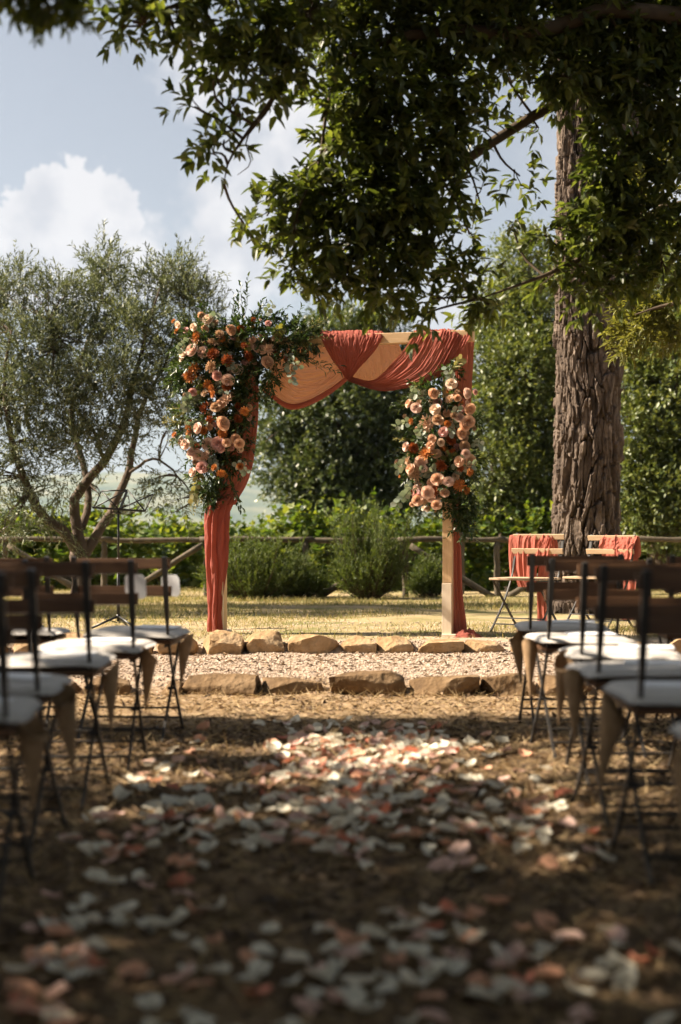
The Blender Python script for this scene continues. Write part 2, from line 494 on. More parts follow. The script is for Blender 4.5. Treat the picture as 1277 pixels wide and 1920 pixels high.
def ground_material():
    m, n, l, p, o = new_mat('ground')
    geo = n.new('ShaderNodeNewGeometry')
    sep = n.new('ShaderNodeSeparateXYZ'); l.new(geo.outputs['Position'], sep.inputs[0])
    def noise(s, d=5, r=.6):
        t = n.new('ShaderNodeTexNoise'); t.inputs['Scale'].default_value = s; t.inputs['Detail'].default_value = d
        t.inputs['Roughness'].default_value = r
        l.new(geo.outputs['Position'], t.inputs['Vector']); return t.outputs['Fac']
    def ramp(f, cols, a=.3, b=.7):
        c = n.new('ShaderNodeValToRGB'); e = c.color_ramp.elements
        e[0].position, e[1].position = a, b
        e[0].color, e[1].color = rgba(cols[0]), rgba(cols[-1])
        for i, q in enumerate(cols[1:-1]):
            k = e.new(a + (b - a) * (i + 1) / (len(cols) - 1)); k.color = rgba(q)
        l.new(f, c.inputs[0]); return c.outputs[0]
    def mix(f, a, b):
        x = n.new('ShaderNodeMixRGB'); l.new(f, x.inputs[0]); l.new(a, x.inputs[1]); l.new(b, x.inputs[2]); return x.outputs[0]
    wy = n.new('ShaderNodeMath'); wy.operation = 'MULTIPLY_ADD'
    l.new(noise(2.2, 4), wy.inputs[0]); wy.inputs[1].default_value = 1.2; 
    ya = n.new('ShaderNodeMath'); ya.operation = 'SUBTRACT'; l.new(sep.outputs['Y'], ya.inputs[0]); ya.inputs[1].default_value = .6
    l.new(ya.outputs[0], wy.inputs[2])
    def edge(a, b):
        r = n.new('ShaderNodeMapRange'); l.new(wy.outputs[0], r.inputs['Value'])
        r.inputs['From Min'].default_value = a; r.inputs['From Max'].default_value = b; return r.outputs[0]
    dirt = ramp(noise(5, 8, .7), [(.055, .037, .022), (.14, .094, .053), (.29, .205, .118)])
    gravel = ramp(noise(30, 6, .75), [(.30, .215, .15), (.44, .335, .255), (.54, .44, .35)])
    lawn = ramp(noise(1.6, 7, .65), [(.19, .18, .07), (.34, .265, .14), (.46, .35, .22)], .36, .64)
    field = ramp(noise(.02, 8, .6), [(.07, .10, .03), (.14, .16, .06), (.22, .20, .09)])
    pale = ramp(noise(7, 8, .7), [(.20, .13, .07), (.33, .23, .135), (.44, .33, .21)])
    c = mix(edge(6.6, 7.3), dirt, pale)
    c = mix(edge(7.9, 8.4), c, gravel)
    c = mix(edge(10.0, 10.6), c, lawn)
    c = mix(edge(20.3, 22), c, field)
    l.new(c, p.inputs['Base Color'])
    p.inputs['Roughness'].default_value = .95; p.inputs['Specular IOR Level'].default_value = .1
    b = n.new('ShaderNodeBump'); b.inputs['Distance'].default_value = .02
    l.new(noise(45, 6, .7), b.inputs['Height']); l.new(b.outputs[0], p.inputs['Normal'])
    return m
ground = mesh_obj('ground', gm, ground_material()); ground['kind'] = 'structure'

# far hills
hx = np.linspace(-2600, 3200, 150); hy = np.linspace(1300, 4200, 60)
HX, HY = np.meshgrid(hx, hy, indexing='ij')
ridge = 70 + 95 * fbm(HX / 900 + 3.1, HY / 5000, 0.3, 4) - 18 * np.clip((HX + 300) / 800, -1, 1.5)
Hh = -56 + (ridge + 50) * sstep(1500, 2900, HY + 250 * (fbm(HX / 500, HY / 500, 1.1, 3) - .5)) * (1 - .5 * sstep(3000, 4200, HY)) + 16 * fbm(HX / 160, HY / 160, 4.0, 3) * sstep(1500, 2200, HY)
hills = mesh_obj('hills', tri_mesh('hills', np.stack([HX, HY, Hh], -1).reshape(-1, 3), grid_faces(len(hx), len(hy)), True),
                 noise_mat('hills', [(.035, .055, .022), (.08, .10, .04), (.17, .16, .08)], .012, .95, 0, pos=(.35, .62)))
hills['kind'] = 'structure'

# ------------------------------------------------------------------ loose ground cover
def scatter(n, x0, x1, y0, y1, persp=False):
    x = RNG.uniform(x0, x1, n); y = RNG.uniform(y0, y1, n)
    return x, y
# leaf litter on the lower ground
L_ = Leaves()
y = 1.7 + (8.2 - 1.7) * RNG.uniform(0, 1, 26000) ** 0.8
x = RNG.uniform(-1, 1, 26000) * (1.0 + .36 * y)
kp = RNG.uniform(0, 1, len(x)) > .72 * sstep(6.5, 7.3, y)
x, y = x[kp], y[kp]
pos = np.stack([x, y, gz(x, y) + .004], -1)
d = np.stack([RNG.normal(size=len(x)), RNG.normal(size=len(x)), RNG.normal(0, .22, len(x))], -1)
up = np.stack([RNG.normal(0, .35, len(x)), RNG.normal(0, .35, len(x)), np.ones(len(x))], -1)
L_.add(*leaves(pos, d, up, RNG.uniform(.018, .055, len(x)), RNG.uniform(.008, .028, len(x)), LANCE6))
o = L_.obj('leaf_litter', M['litter'])
tag(o, 'dry brown leaf litter covering the earth between the chairs', 'leaf litter', kind='stuff')
# straw / dry grass
L_ = Leaves()
y = 1.8 + 6.4 * RNG.uniform(0, 1, 24000) ** .65
x = RNG.uniform(-1, 1, 24000) * (1.0 + .36 * y)
pos = np.stack([x, y, gz(x, y)], -1)
d = np.stack([RNG.normal(size=len(x)), RNG.normal(size=len(x)), RNG.uniform(.02, .5, len(x))], -1)
L_.add(*leaves(pos, d, rdir(len(x)), RNG.uniform(.04, .12, len(x)), .004, BLADE))
o = L_.obj('dry_straw', M['straw'])
tag(o, 'thin dry straw and pine needles strewn over the lower ground', 'straw', kind='stuff')
# gravel terrace
ICO = None
def gravel_mesh(n, x0, x1, y0, y1, s0, s1, name, label, cat):
    V = np.array([(1, 0, 0), (-1, 0, 0), (0, 1, 0), (0, -1, 0), (0, 0, .7), (0, 0, -.7)], float)
    T = np.array([(0, 2, 4), (2, 1, 4), (1, 3, 4), (3, 0, 4), (2, 0, 5), (1, 2, 5), (3, 1, 5), (0, 3, 5)])
    x = RNG.uniform(x0, x1, n); y = RNG.uniform(y0, y1, n)
    s = RNG.uniform(s0, s1, n) * RNG.uniform(.5, 1, n)
    sc = s[:, None] * RNG.uniform(.6, 1.3, (n, 3))
    a = RNG.uniform(0, 6.28, n)
    P = V[None] * sc[:, None] * RNG.uniform(.75, 1.25, (n, 6, 1))
    Q = np.stack([P[..., 0] * np.cos(a)[:, None] - P[..., 1] * np.sin(a)[:, None], P[..., 0] * np.sin(a)[:, None] + P[..., 1] * np.cos(a)[:, None], P[..., 2]], -1)
    Q += np.stack([x, y, gz(x, y) + s * .25], -1)[:, None]
    me = tri_mesh(name, Q.reshape(-1, 3), (T[None] + (np.arange(n) * 6)[:, None, None]).reshape(-1, 3))
    return tag(mesh_obj(name, me, M['gravel']), label, cat, kind='stuff')
gravel_mesh(46000, -3.6, 3.6, 8.05, 10.15, .004, .012, 'gravel', 'pale pinkish gravel and wood chips between the two rows of edging stones', 'gravel')
gravel_mesh(4000, -3.4, 3.4, 10.3, 12.4, .005, .012, 'lawn_grit', 'fine grit showing through the thin dry lawn under the arch', 'grit')
# bark chips and twigs on the terrace
L_ = Leaves()
n_ = 5000
x = RNG.uniform(-3.6, 3.6, n_); y = RNG.uniform(7.2, 10.15, n_)
d = np.stack([RNG.normal(size=n_), RNG.normal(size=n_), RNG.normal(0, .2, n_)], -1)
L_.add(*leaves(np.stack([x, y, gz(x, y) + .01], -1), d, np.stack([RNG.normal(0, .4, n_), RNG.normal(0, .4, n_), np.ones(n_)], -1), RNG.uniform(.02, .06, n_), RNG.uniform(.008, .02, n_), LANCE4))
tag(L_.obj('bark_chips', M['litter']), 'brown bark chips and dead leaves lying on the gravel terrace', 'bark chips', kind='stuff')
# lawn grass
L_ = Leaves()
n_ = 85000
y = 10.25 + 9.3 * RNG.uniform(0, 1, n_) ** .9
x = RNG.uniform(-1, 1, n_) * (1.2 + .30 * y)
den = fbm(x * .55 + 9, y * .8, 7.0, 4) + .10 * sstep(13, 17, y) + .13 * (1 - sstep(-2.2, .2, x)) - .12 * np.exp(-((y - 12.3) / 1.1) ** 2) * sstep(-1.2, .3, x)
keep = den + RNG.normal(0, .05, n_) > .46
x, y, den = x[keep], y[keep], den[keep]
n_ = len(x)
d = np.stack([RNG.normal(0, .55, n_), RNG.normal(0, .55, n_), np.ones(n_)], -1)
L_.add(*leaves(np.stack([x, y, gz(x, y) - .004], -1), d, rdir(n_), RNG.uniform(.02, .06, n_) * (1 + .5 * (den > .62)), RNG.uniform(.004, .008, n_), BLADE))
tag(L_.obj('lawn_grass', M['grass']), 'short sun-dried green and yellow grass of the lawn behind the arch', 'grass', kind='stuff')
# ------------------------------------------------------------------ edging stones
def stone_mesh(w, h, dp, seed, cut=11):
    rs = np.random.default_rng(seed)
    bm = bmesh.new()
    bmesh.ops.create_cube(bm, size=1)
    bmesh.ops.subdivide_edges(bm, edges=bm.edges[:], cuts=cut, use_grid_fill=True)
    bmesh.ops.triangulate(bm, faces=bm.faces[:])
    P = np.array([v.co[:] for v in bm.verts])
    # superellipsoid-ish rounding then chops by random planes
    r = np.linalg.norm(P, axis=1, keepdims=True)
    P = P * (.86 + .14 * (.5 / r))
    for k in range(12):
        ax = rs.integers(0, 3)
        nn = rs.normal(size=3) * .32
        nn[ax] += rs.choice([-1, 1])
        if rs.uniform() < .4: nn[2] = abs(nn[2]) + .5
        nn = nrmz(nn)
        dd = rs.uniform(.40, .50)
        e = np.maximum(P @ nn - dd, 0)
        P = P - e[:, None] * nn[None] * .95
    q = P * np.array([w, dp, h]) * 8
    off = (fbm(q[:, 0] + seed, q[:, 1], q[:, 2], 4) - .5)
    off2 = np.abs(fbm(q[:, 0] * 2.1 + seed, q[:, 1] * 2, q[:, 2] * 3.5, 3) - .5)
    P = P * (1 + .30 * off[:, None] - .16 * off2[:, None])
    P = P / np.abs(P).max(0) * .5
    P = P * np.array([w, dp, h])
    for v, p in zip(bm.verts, P): v.co = p
    me = bpy.data.meshes.new('stone')
    bm.to_mesh(me); bm.free()
    me.polygons.foreach_set('use_smooth', [True] * len(me.polygons))
    try: me.set_sharp_from_angle(angle=R(32))
    except Exception: pass
    return me
def edging(name, label, cy_, stones, mat, seed):
    e = empty(name, (0, cy_, gzf(0, cy_ - .25)), 0, label, 'stone edging', 'rough stone edgings of the terrace')
    for i, (x0, x1, yt, yb) in enumerate(stones):
        D = cy_ - .12
        w = (x1 - x0) / F * D; X = ((x0 + x1) / 2 - 638.5) / F * D
        zt = CAM_H + (HZ - yt + RNG.uniform(0, 5)) / F * cy_; zb = CAM_H + (HZ - yb) / F * D - .04
        h = zt - zb
        me = stone_mesh(w * 1.03, h, RNG.uniform(.22, .32), seed + i)
        o = mesh_obj('stone', me, mat, e)
        o.location = (X, RNG.uniform(-.03, .03), (zt + zb) / 2 - e.location.z)
        o.rotation_euler = (RNG.normal(0, .05), RNG.normal(0, .03), RNG.normal(0, .08))
    return e
edging('stone_edging', 'row of pale rough boulders edging the lawn at the foot of the arch', 10.02,
       [(-70, 10, 1192, 1228), (15, 95, 1190, 1226), (100, 190, 1186, 1226), (195, 285, 1188, 1226), (290, 368, 1183, 1228), (372, 458, 1186, 1222), (454, 532, 1186, 1224), (538, 634, 1187, 1228), (634, 711, 1197, 1228), (708, 777, 1196, 1230), (782, 868, 1199, 1234),
        (862, 952, 1202, 1236), (956, 1040, 1204, 1240), (1045, 1140, 1200, 1242), (1146, 1230, 1204, 1244), (1236, 1330, 1200, 1242)], M['stone'], 100)
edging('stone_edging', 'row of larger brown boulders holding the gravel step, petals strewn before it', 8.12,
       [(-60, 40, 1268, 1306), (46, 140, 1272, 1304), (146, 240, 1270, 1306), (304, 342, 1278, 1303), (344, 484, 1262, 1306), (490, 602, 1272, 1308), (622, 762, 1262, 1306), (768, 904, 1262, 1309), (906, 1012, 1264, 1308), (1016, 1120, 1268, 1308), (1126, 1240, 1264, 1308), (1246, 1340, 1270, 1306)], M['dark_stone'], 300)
# ------------------------------------------------------------------ rustic fence
FD = 18.4
fz = gzf(0, FD)
def log_mesh(a, b, r0, r1, seed):
    a, b = Vector(a), Vector(b)
    m = 9
    pts = [a.lerp(b, i / (m - 1)) + Vector((math.sin(seed + i * 1.7), math.cos(seed * 2 + i * 1.3), math.sin(seed * 3 + i))) * .006 for i in range(m)]
    rad = [r0 + (r1 - r0) * i / (m - 1) + .004 * math.sin(i * 2.1 + seed) for i in range(m)]
    return MB().tube(pts, rad, 10)
fence = empty('rustic_fence', (0, FD, fz), 0, 'rustic round-log fence with one top rail and slanting braces before the vineyard', 'fence')
def fx(px): return (px - 638.5) / F * FD
posts = [-200, 10, 195, 388, 573, 760, 932, 1110, 1300, 1480]
rail_z = .845 - fz
for i, px in enumerate(posts):
    log_mesh((fx(px), 0, -.1), (fx(px), 0, rail_z - .02), .042, .039, i).obj('post', M['rail_wood'], fence, True)
for i in range(len(posts) - 1):
    a, b = posts[i], posts[i + 1]
    log_mesh((fx(a) - .1, -.012 * (i % 2), rail_z + .012 * (i % 2)), (fx(b) + .1, -.012 * (i % 2), rail_z + .012 * (i % 2)), .037, .033, i + 5).obj('rail', M['rail_wood'], fence, True)
for px, s in ((388, -1), (388, 1), (760, -1), (760, 1), (10, 1), (1110, -1), (1110, 1)):
    log_mesh((fx(px) + s * .05, -.09, rail_z - .06), (fx(px + s * 165), -.16, -.02), .036, .042, px * .1 + s).obj('brace', M['rail_wood'], fence, True)
# cut log behind the fence at the mound, thick post behind the arch
o = log_mesh((0, 0, -.1), (0, 0, .85), .085, .075, 3).obj('gnarled_post', M['rail_wood'], None, True)
o.location = (fx(862) * 1.02, 18.9, gzf(fx(862), 18.9))
tag(o, 'thick weathered post standing just behind the fence beside the slanting brace', 'post')

# ------------------------------------------------------------------ vineyard rows
def make_vine(seed):
    rs = np.random.default_rng(seed)
    e = empty('grape_vine')
    MB().tube(spline([(0, 0, -.1), (.03, .02, .4), (-.03, 0, .8), (.04, 0, 1.15)], 7), lerp_list([.035, .028, .025], 7), 6).obj('trunk', M['olive_bark'], e, True)
    L_ = Leaves()
    n = 240
    o_ = np.stack([rs.uniform(-.75, .75, n), rs.normal(0, .16, n), rs.uniform(.35, 1.55, n)], -1)
    d_ = np.stack([rs.normal(0, .6, n), rs.normal(0, .7, n), rs.uniform(-.3, .9, n)], -1)
    L_.add(*sprays(o_, d_, rs.uniform(.15, .4, n), 6, .12, .12, VINE, .9, .15, 0))
    n = 16
    o_ = np.stack([rs.uniform(-.7, .7, n), rs.normal(0, .1, n), rs.uniform(1.3, 1.6, n)], -1)
    d_ = np.stack([rs.normal(0, .35, n), rs.normal(0, .3, n), np.ones(n)], -1)
    L_.add(*sprays(o_, d_, rs.uniform(.2, .5, n), 8, .08, .08, VINE, .9, .05, 0))
    L_.obj('foliage', M['vine_leaf'], e, True)
    return e
vines = [make_vine(s) for s in (1, 2, 3)]
def copy_tree(o, parent=None):
    c = o.copy(); COL.objects.link(c); c.parent = parent
    for ch in o.children: copy_tree(ch, c)
    return c
k = 0
used = set()
for row, (vy, h) in enumerate(((21.4, 1.0), (23.6, 1.05), (26.2, 1.12))):
    x = -6.6 - row * .5
    while x < 6.0 + row:
        src = vines[k % 3]
        v = src if (k % 3) not in used else copy_tree(src)
        used.add(k % 3)
        yy = vy + RNG.normal(0, .12)
        v.location = (x, yy, gzf(x, yy) - .03)
        v.rotation_euler = (0, 0, RNG.normal(0, .12) + (math.pi if RNG.uniform() < .5 else 0))
        s = h * RNG.uniform(.92, 1.1)
        v.scale = (1.05, 1, s)
        tag(v, ('bright green grape vine in the row right behind the rustic fence', 'green grape vine in the second vineyard row behind the fence', 'grape vine in the farther vineyard row below the trees')[row], 'grape vine', 'grape vines in rows behind the fence')
        x += 1.28; k += 1

# ------------------------------------------------------------------ shrubs at the fence
def shrub(px, py_top, D, w, n, label, seed, mat='shrub_leaf', spike=1.0, spr=.55):
    rs = np.random.default_rng(seed)
    X = (px - 638.5) / F * D; g = gzf(X, D); H = CAM_H + (HZ - py_top) / F * D - g
    e = empty('evergreen_shrub', (X, D, g), 0, label, 'shrub', 'dark shrubs growing at the fence')
    mb = MB(); L_ = Leaves()
    O, Dr, LL = [], [], []
    for i in range(n + n // 6):
        a = rs.uniform(0, 6.28); r = w * rs.uniform(0, 1) ** .6 * (1.25 if i >= n else 1)
        hh = H * rs.uniform(.3, 1.0) ** .8 * (1 - .45 * (r / w) ** 2) * (.75 + .5 * math.sin(a * 1.5 + seed) ** 2); hh = min(hh, H)
        if i >= n: hh = H * rs.uniform(.7, 1.12)
        tip = Vector((math.cos(a) * r, math.sin(a) * r * .7, hh))
        base = Vector((tip.x * .2, tip.y * .2, -.02))
        mid = Vector((tip.x * .75, tip.y * .75, hh * .45))
        pts = spline([base, mid, tip], 7)
        mb.tube(pts, lerp_list([.012, .007, .002], 7), 4, False)
        for j in range(1, 6):
            p, q = pts[j], pts[j + 1]
            for _ in range(3):
                O.append(p.lerp(q, rs.uniform())); v = (q - p).normalized()
                Dr.append(v + Vector(rs.normal(0, .42, 3))); LL.append(rs.uniform(.10, .24))
        O.append(pts[-2]); Dr.append(pts[-1] - pts[-2]); LL.append(.2 * spike)
    tag(mb.obj('stems', M['twig'], e, True), kind='stuff')
    L_.add(*sprays(np.array([v[:] for v in O]), np.array([v[:] for v in Dr]), np.array(LL), 12, .045, .011, LANCE4, spr, 0, .1))
    L_.obj('foliage', M[mat], e, True)
    return e
shrub(478, 1018, 17.7, .62, 130, 'broad dark feathery shrub before the fence, beside the drape-wrapped post', 21)
shrub(690, 965, 17.6, .48, 110, 'tall spiky feathery shrub before the fence, midway between the arch posts', 22, spike=1.8)
shrub(805, 1055, 18.0, .22, 36, 'small dark shrub at the fence just beside the bare arch post', 23)
shrub(560, 1050, 18.0, .35, 50, 'low dark shrub at the fence between the two larger shrubs', 24)

# ------------------------------------------------------------------ background trees
def big_tree(name, label, x, y, trunk_h, r0, clumps, mat, n_spray, ll, lw, tpl=LANCE4, cat='tree', group=None, k=7, bark='olive_bark', L=(.18, .45), shell=.45):
    g = gzf(x, y)
    e = empty(name, (x, y, g), 0, label, cat, group)
    mb = MB()
    top = Vector((RNG.normal(0, .1), RNG.normal(0, .1), trunk_h))
    mb.tube(spline([(0, 0, -.2), (.03, 0, trunk_h * .4), top], 8), lerp_list([r0 * 1.3, r0, r0 * .8], 8), 9)
    L_ = Leaves()
    vol = sum(np.prod(np.broadcast_to(c[1], (3,))) ** .667 for c in clumps)
    for c, r in clumps:
        c = Vector(c) - Vector((x, y, g))
        r = np.broadcast_to(np.asarray(r, float), (3,))
        m = top.lerp(c, .5) + Vector(RNG.normal(0, .12, 3)) + Vector((0, 0, -.1))
        mb.tube(spline([top * .75, m, c], 8), lerp_list([r0 * .5, r0 * .3, r0 * .12], 8), 6, False)
        nn = int(n_spray * np.prod(r) ** .667 / vol)
        for _ in range(5):
            q = c + Vector(RNG.normal(0, .55, 3) * r)
            mb.tube(spline([m.lerp(c, .6), c.lerp(q, .5) + Vector(RNG.normal(0, .05, 3)), q], 5), lerp_list([r0 * .16, r0 * .05], 5), 4, False)
        p, d = clump_pts(c, r, nn, shell)
        d = d + np.array([0, 0, .25]) + RNG.normal(0, .5, d.shape)
        L_.add(*sprays(p, d, RNG.uniform(L[0], L[1], nn), k, ll, lw, tpl, .9, .1, .2))
    mb.obj('trunk', M[bark], e, True)
    L_.obj('crown', M[mat], e, True)
    return e
def CL(lst):                       # (px, py, D, rx_px, rz_px[, ry m])
    out = []
    for q in lst:
        px, py, D, rx, rz = q[:5]
        c = PX(px, py, D)
        ry = q[5] if len(q) > 5 else (rx + rz) / 2 / F * D
        out.append((tuple(c), (rx / F * D, ry, rz / F * D)))
    return out
x, y = PX(640, 1000, 27)[:2]
big_tree('oak_tree', 'dark rounded oak standing alone in the vineyard behind the arch', x, y, 2.2, .2,
         CL([(640, 660, 27, 85, 80), (700, 640, 27, 65, 60), (590, 700, 26.6, 70, 70), (720, 720, 26.6, 75, 75), (545, 780, 26.6, 70, 75), (640, 780, 26, 95, 90), (740, 800, 26.4, 70, 80), (540, 870, 26.6, 62, 62), (630, 890, 26, 85, 70), (730, 890, 26, 80, 75), (580, 930, 26.2, 60, 45), (690, 945, 26, 80, 40), (785, 860, 26.5, 45, 75)]),
         'oak_leaf', 8200, .105, .06, LANCE4)
x, y = PX(950, 1000, 23)[:2]
big_tree('evergreen_tree', 'tall olive-green tree between the arch and the pine trunk', x, y, 1.6, .16,
         CL([(985, 500, 23, 55, 60), (950, 590, 23, 62, 65), (1010, 600, 22.6, 60, 60), (920, 680, 22.6, 55, 65), (985, 700, 22.2, 70, 70), (930, 780, 22.3, 60, 70), (1010, 800, 22.3, 70, 75), (940, 880, 22, 70, 65), (1020, 900, 22.2, 65, 70), (915, 950, 22, 50, 45), (980, 965, 22, 70, 45), (1050, 700, 23, 60, 90), (1060, 860, 23, 50, 90)]),
         'light_leaf', 8600, .085, .042, LANCE4)
x, y = PX(1230, 1000, 21)[:2]
big_tree('evergreen_tree', 'broad leafy tree on the far side of the pine trunk from the arch', x, y, 1.6, .16,
         CL([(1220, 640, 21, 75, 60), (1190, 720, 21, 55, 60), (1270, 720, 20.6, 70, 65), (1200, 810, 20.6, 60, 65), (1290, 820, 20.6, 70, 70), (1190, 900, 20.5, 55, 60), (1260, 920, 20.4, 70, 60), (1210, 980, 20.4, 60, 40), (1300, 980, 20.4, 70, 50), (1250, 540, 22, 70, 70), (1330, 640, 21, 70, 90), (1360, 800, 21, 70, 110), (1150, 590, 22.5, 60, 70)]),
         'light_leaf', 8000, .09, .048, LANCE4)

# ------------------------------------------------------------------ olive tree
OD = 16.0
ob = PX(150, 1130, OD); ob.z = gzf(ob.x, OD)
olive = empty('olive_tree', ob, 0, 'silvery olive tree with forked trunk behind the music stand', 'tree')
mb = MB()
def limb(pts, r, n=14, sides=9):
    P = [PX(a, b, c) - ob for a, b, c in pts]
    S = spline(P, n)
    S = [p + Vector((math.sin(i * 1.9 + p.x * 7), math.cos(i * 2.3), 0)) * .012 for i, p in enumerate(S)]
    mb.tube(S, [q * .82 for q in lerp_list(r, n)], sides, False)
    return S
L1 = [limb([(150, 1150, 16), (152, 1090, 16), (148, 1045, 16), (150, 1015, 16)], [.16, .125, .125, .12]),
      limb([(150, 1045, 16), (118, 995, 15.9), (90, 975, 15.8), (58, 935, 15.6), (40, 880, 15.5), (20, 820, 15.4), (8, 730, 15.4), (20, 620, 15.4)], [.085, .075, .065, .06, .05, .04, .03, .012]),
      limb([(150, 1035, 16), (142, 980, 16), (142, 930, 16), (170, 895, 16), (205, 850, 15.9), (232, 795, 15.8), (245, 735, 15.8), (270, 640, 15.7), (300, 540, 15.7)], [.085, .075, .07, .065, .055, .05, .042, .028, .008]),
      limb([(158, 1040, 16), (190, 990, 16.1), (215, 945, 16.2), (238, 890, 16.3), (250, 840, 16.3), (262, 770, 16.4), (310, 680, 16.4), (350, 560, 16.4)], [.075, .065, .06, .052, .045, .035, .02, .008]),
      limb([(152, 990, 16.1), (168, 930, 16.3), (152, 860, 16.4), (135, 790, 16.5), (150, 690, 16.5), (190, 560, 16.5), (205, 470, 16.5)], [.06, .05, .045, .04, .03, .02, .006]),
      limb([(195, 862, 15.9), (170, 800, 15.6), (110, 720, 15.5), (95, 600, 15.5)], [.03, .025, .018, .008]),
      limb([(238, 890, 16.3), (290, 860, 16.1), (340, 900, 15.9), (370, 950, 15.8)], [.025, .018, .012, .006])]
L_ = Leaves()
oc = [(200, 500, 16.4, 42, 48), (195, 560, 16.2, 55, 50), (110, 560, 16, 50, 45), (30, 540, 16, 45, 50), (-30, 600, 16, 50, 80), (300, 540, 16.3, 60, 45), (345, 520, 16.5, 35, 45), (370, 580, 16.3, 45, 55), (250, 620, 15.8, 70, 60), (150, 640, 15.8, 70, 60), (60, 650, 15.6, 65, 65),
      (330, 660, 15.8, 60, 60), (20, 740, 15.4, 60, 70), (110, 740, 15.4, 65, 65), (200, 720, 15.3, 70, 65), (290, 740, 15.6, 55, 60), (60, 830, 15.4, 55, 55), (150, 830, 15.4, 60, 55), (230, 810, 15.6, 50, 50), (0, 880, 15.4, 55, 60), (40, 960, 15.2, 60, 40), (100, 900, 15.5, 45, 40), (10, 1000, 15.0, 50, 30),
      (320, 800, 15.9, 40, 35), (300, 900, 15.8, 45, 40), (340, 945, 15.8, 30, 35), (250, 960, 15.8, 30, 22), (385, 655, 15.9, 40, 50), (110, 990, 15.4, 35, 22), (180, 930, 16.6, 30, 30), (-60, 780, 15.6, 60, 90), (-80, 940, 15.4, 60, 70)]
for px, py, D, rx, rz in oc:
    c = np.array((PX(px, py, D) - ob)[:])
    rx, rz = rx * .76, rz * .76
    r = np.array([rx / F * D, .4, rz / F * D])
    n = int(max(8, rx - 10) * max(8, rz - 10) * .15)
    if py > 860: n = int(n * .55)
    p, d = clump_pts(c, r, n, .5)
    d = nrmz(d * .6 + np.array([0, 0, .45]) + RNG.normal(0, .45, d.shape))
    if py > 860: d[:, 2] -= .7
    L_.add(*sprays(p, d, RNG.uniform(.18, .42, n), 15, .070, .017, LANCE4, .75, .1, .12))
    for q in range(5):
        t = Vector(c) + Vector(RNG.normal(0, .5, 3) * r)
        base = min((s for S in L1 for s in S), key=lambda s: (s - Vector(c)).length)
        mb.tube(spline([base, base.lerp(t, .5) + Vector(RNG.normal(0, .06, 3)), t], 6), lerp_list([.012, .007, .003], 6), 4, False)
# long upright shoots on the outline
for px, py, D in [(203, 455, 16.4), (225, 475, 16.4), (180, 480, 16.3), (330, 470, 16.4), (345, 460, 16.4), (310, 490, 16.3), (30, 490, 16), (15, 500, 16), (50, 505, 16), (110, 500, 16), (125, 515, 16), (90, 520, 16), (390, 505, 16.3), (365, 490, 16.4), (270, 500, 16.2), (300, 500, 16), (400, 545, 16.1), (410, 570, 16)]:
    a = np.array((PX(px - RNG.normal(8, 6), py + 75, D) - ob)[:]); b = np.array((PX(px, py, D) - ob)[:])
    n = 4
    L_.add(*sprays(a + RNG.normal(0, .06, (n, 3)), (b - a) + RNG.normal(0, .08, (n, 3)), RNG.uniform(.75, 1.05, n) * np.linalg.norm(b - a), 26, .062, .0125, LANCE4, .7, 0, .08))
    mb.tube([Vector(a), Vector(b)], [.006, .002], 4, False)
mb.obj('trunk', M['olive_bark'], olive, True)
L_.obj('crown', M['olive_leaf'], olive, True)

# ------------------------------------------------------------------ pine with plated bark
def worley(u, v, seed):
    ui, vi = np.floor(u).astype(np.int64), np.floor(v).astype(np.int64)
    f1 = np.full(u.shape, 9.0); f2 = np.full(u.shape, 9.0); idn = np.zeros(u.shape)
    for a in (-1, 0, 1):
        for b in (-1, 0, 1):
            i, j = ui + a, vi + b
            ox, oy, hh = _h(i, j, np.int64(seed)), _h(i, j, np.int64(seed + 7)), _h(i, j, np.int64(seed + 13))
            d = np.hypot(i + ox - u, j + oy - v)
            near = d < f1
            f2 = np.where(near, f1, np.minimum(f2, d))
            idn = np.where(near, hh, idn)
            f1 = np.where(near, d, f1)
    return f1, f2, idn
def bark_stem(path, rad, nth, nz_, seed, depth, ncell=31):
    S = spline(path, nz_); rr = np.array(lerp_list(rad, nz_))
    z = np.array([p.z for p in S]); cx = np.array([p.x for p in S]); cyy = np.array([p.y for p in S])
    th = np.linspace(0, 2 * math.pi, nth, endpoint=False)
    TH, Z = np.meshgrid(th, z, indexing='ij')
    Rr = np.broadcast_to(rr[None], TH.shape)
    px_, py_ = np.cos(TH), np.sin(TH)
    s3 = 4.2
    # arc coordinate kept periodic by blending through 3D noise of the surface
    U = TH / (2 * math.pi) * ncell
    wob = (fbm(px_ * 1.8 + 4, py_ * 1.8, Z * 1.7 + seed, 3) - .5) * 2.2
    jx = (fbm(px_ * 9 + 2, py_ * 9, Z * 9, 3) - .5)
    f1, f2, idn = worley(U + wob + jx * .5, Z * 2.7 + wob * .5 + jx * .5, seed)
    g1, g2, idg = worley(U * 2.3 + wob * 2 + jx * .9 + 31, Z * 8.5 + wob + jx, seed + 3)
    edge = sstep(.03, .13, f2 - f1)
    lay = np.floor(idg * 3.999) / 3
    edge2 = sstep(.02, .09, g2 - g1)
    fine = fbm(px_ * 16, py_ * 16, Z * 40, 3) - .5
    flute = fbm(px_ * 2.2 + 9, py_ * 2.2, Z * .6, 2) - .5
    disp = depth * (edge * (.42 + .40 * idn + .30 * lay * (.5 + .5 * edge2)) - .75) + .012 * fine + .07 * flute
    RR = Rr + disp
    P = np.stack([cx[None] + RR * px_, cyy[None] + RR * py_, Z], -1)
    return P.reshape(-1, 3), grid_faces(nth, nz_, True)
pb = Vector((2.39, 13.8, gzf(2.39, 13.8)))
pine = empty('pine_tree', pb, 0, 'big pine with deeply plated sunlit bark behind the cloth-draped chairs', 'tree')
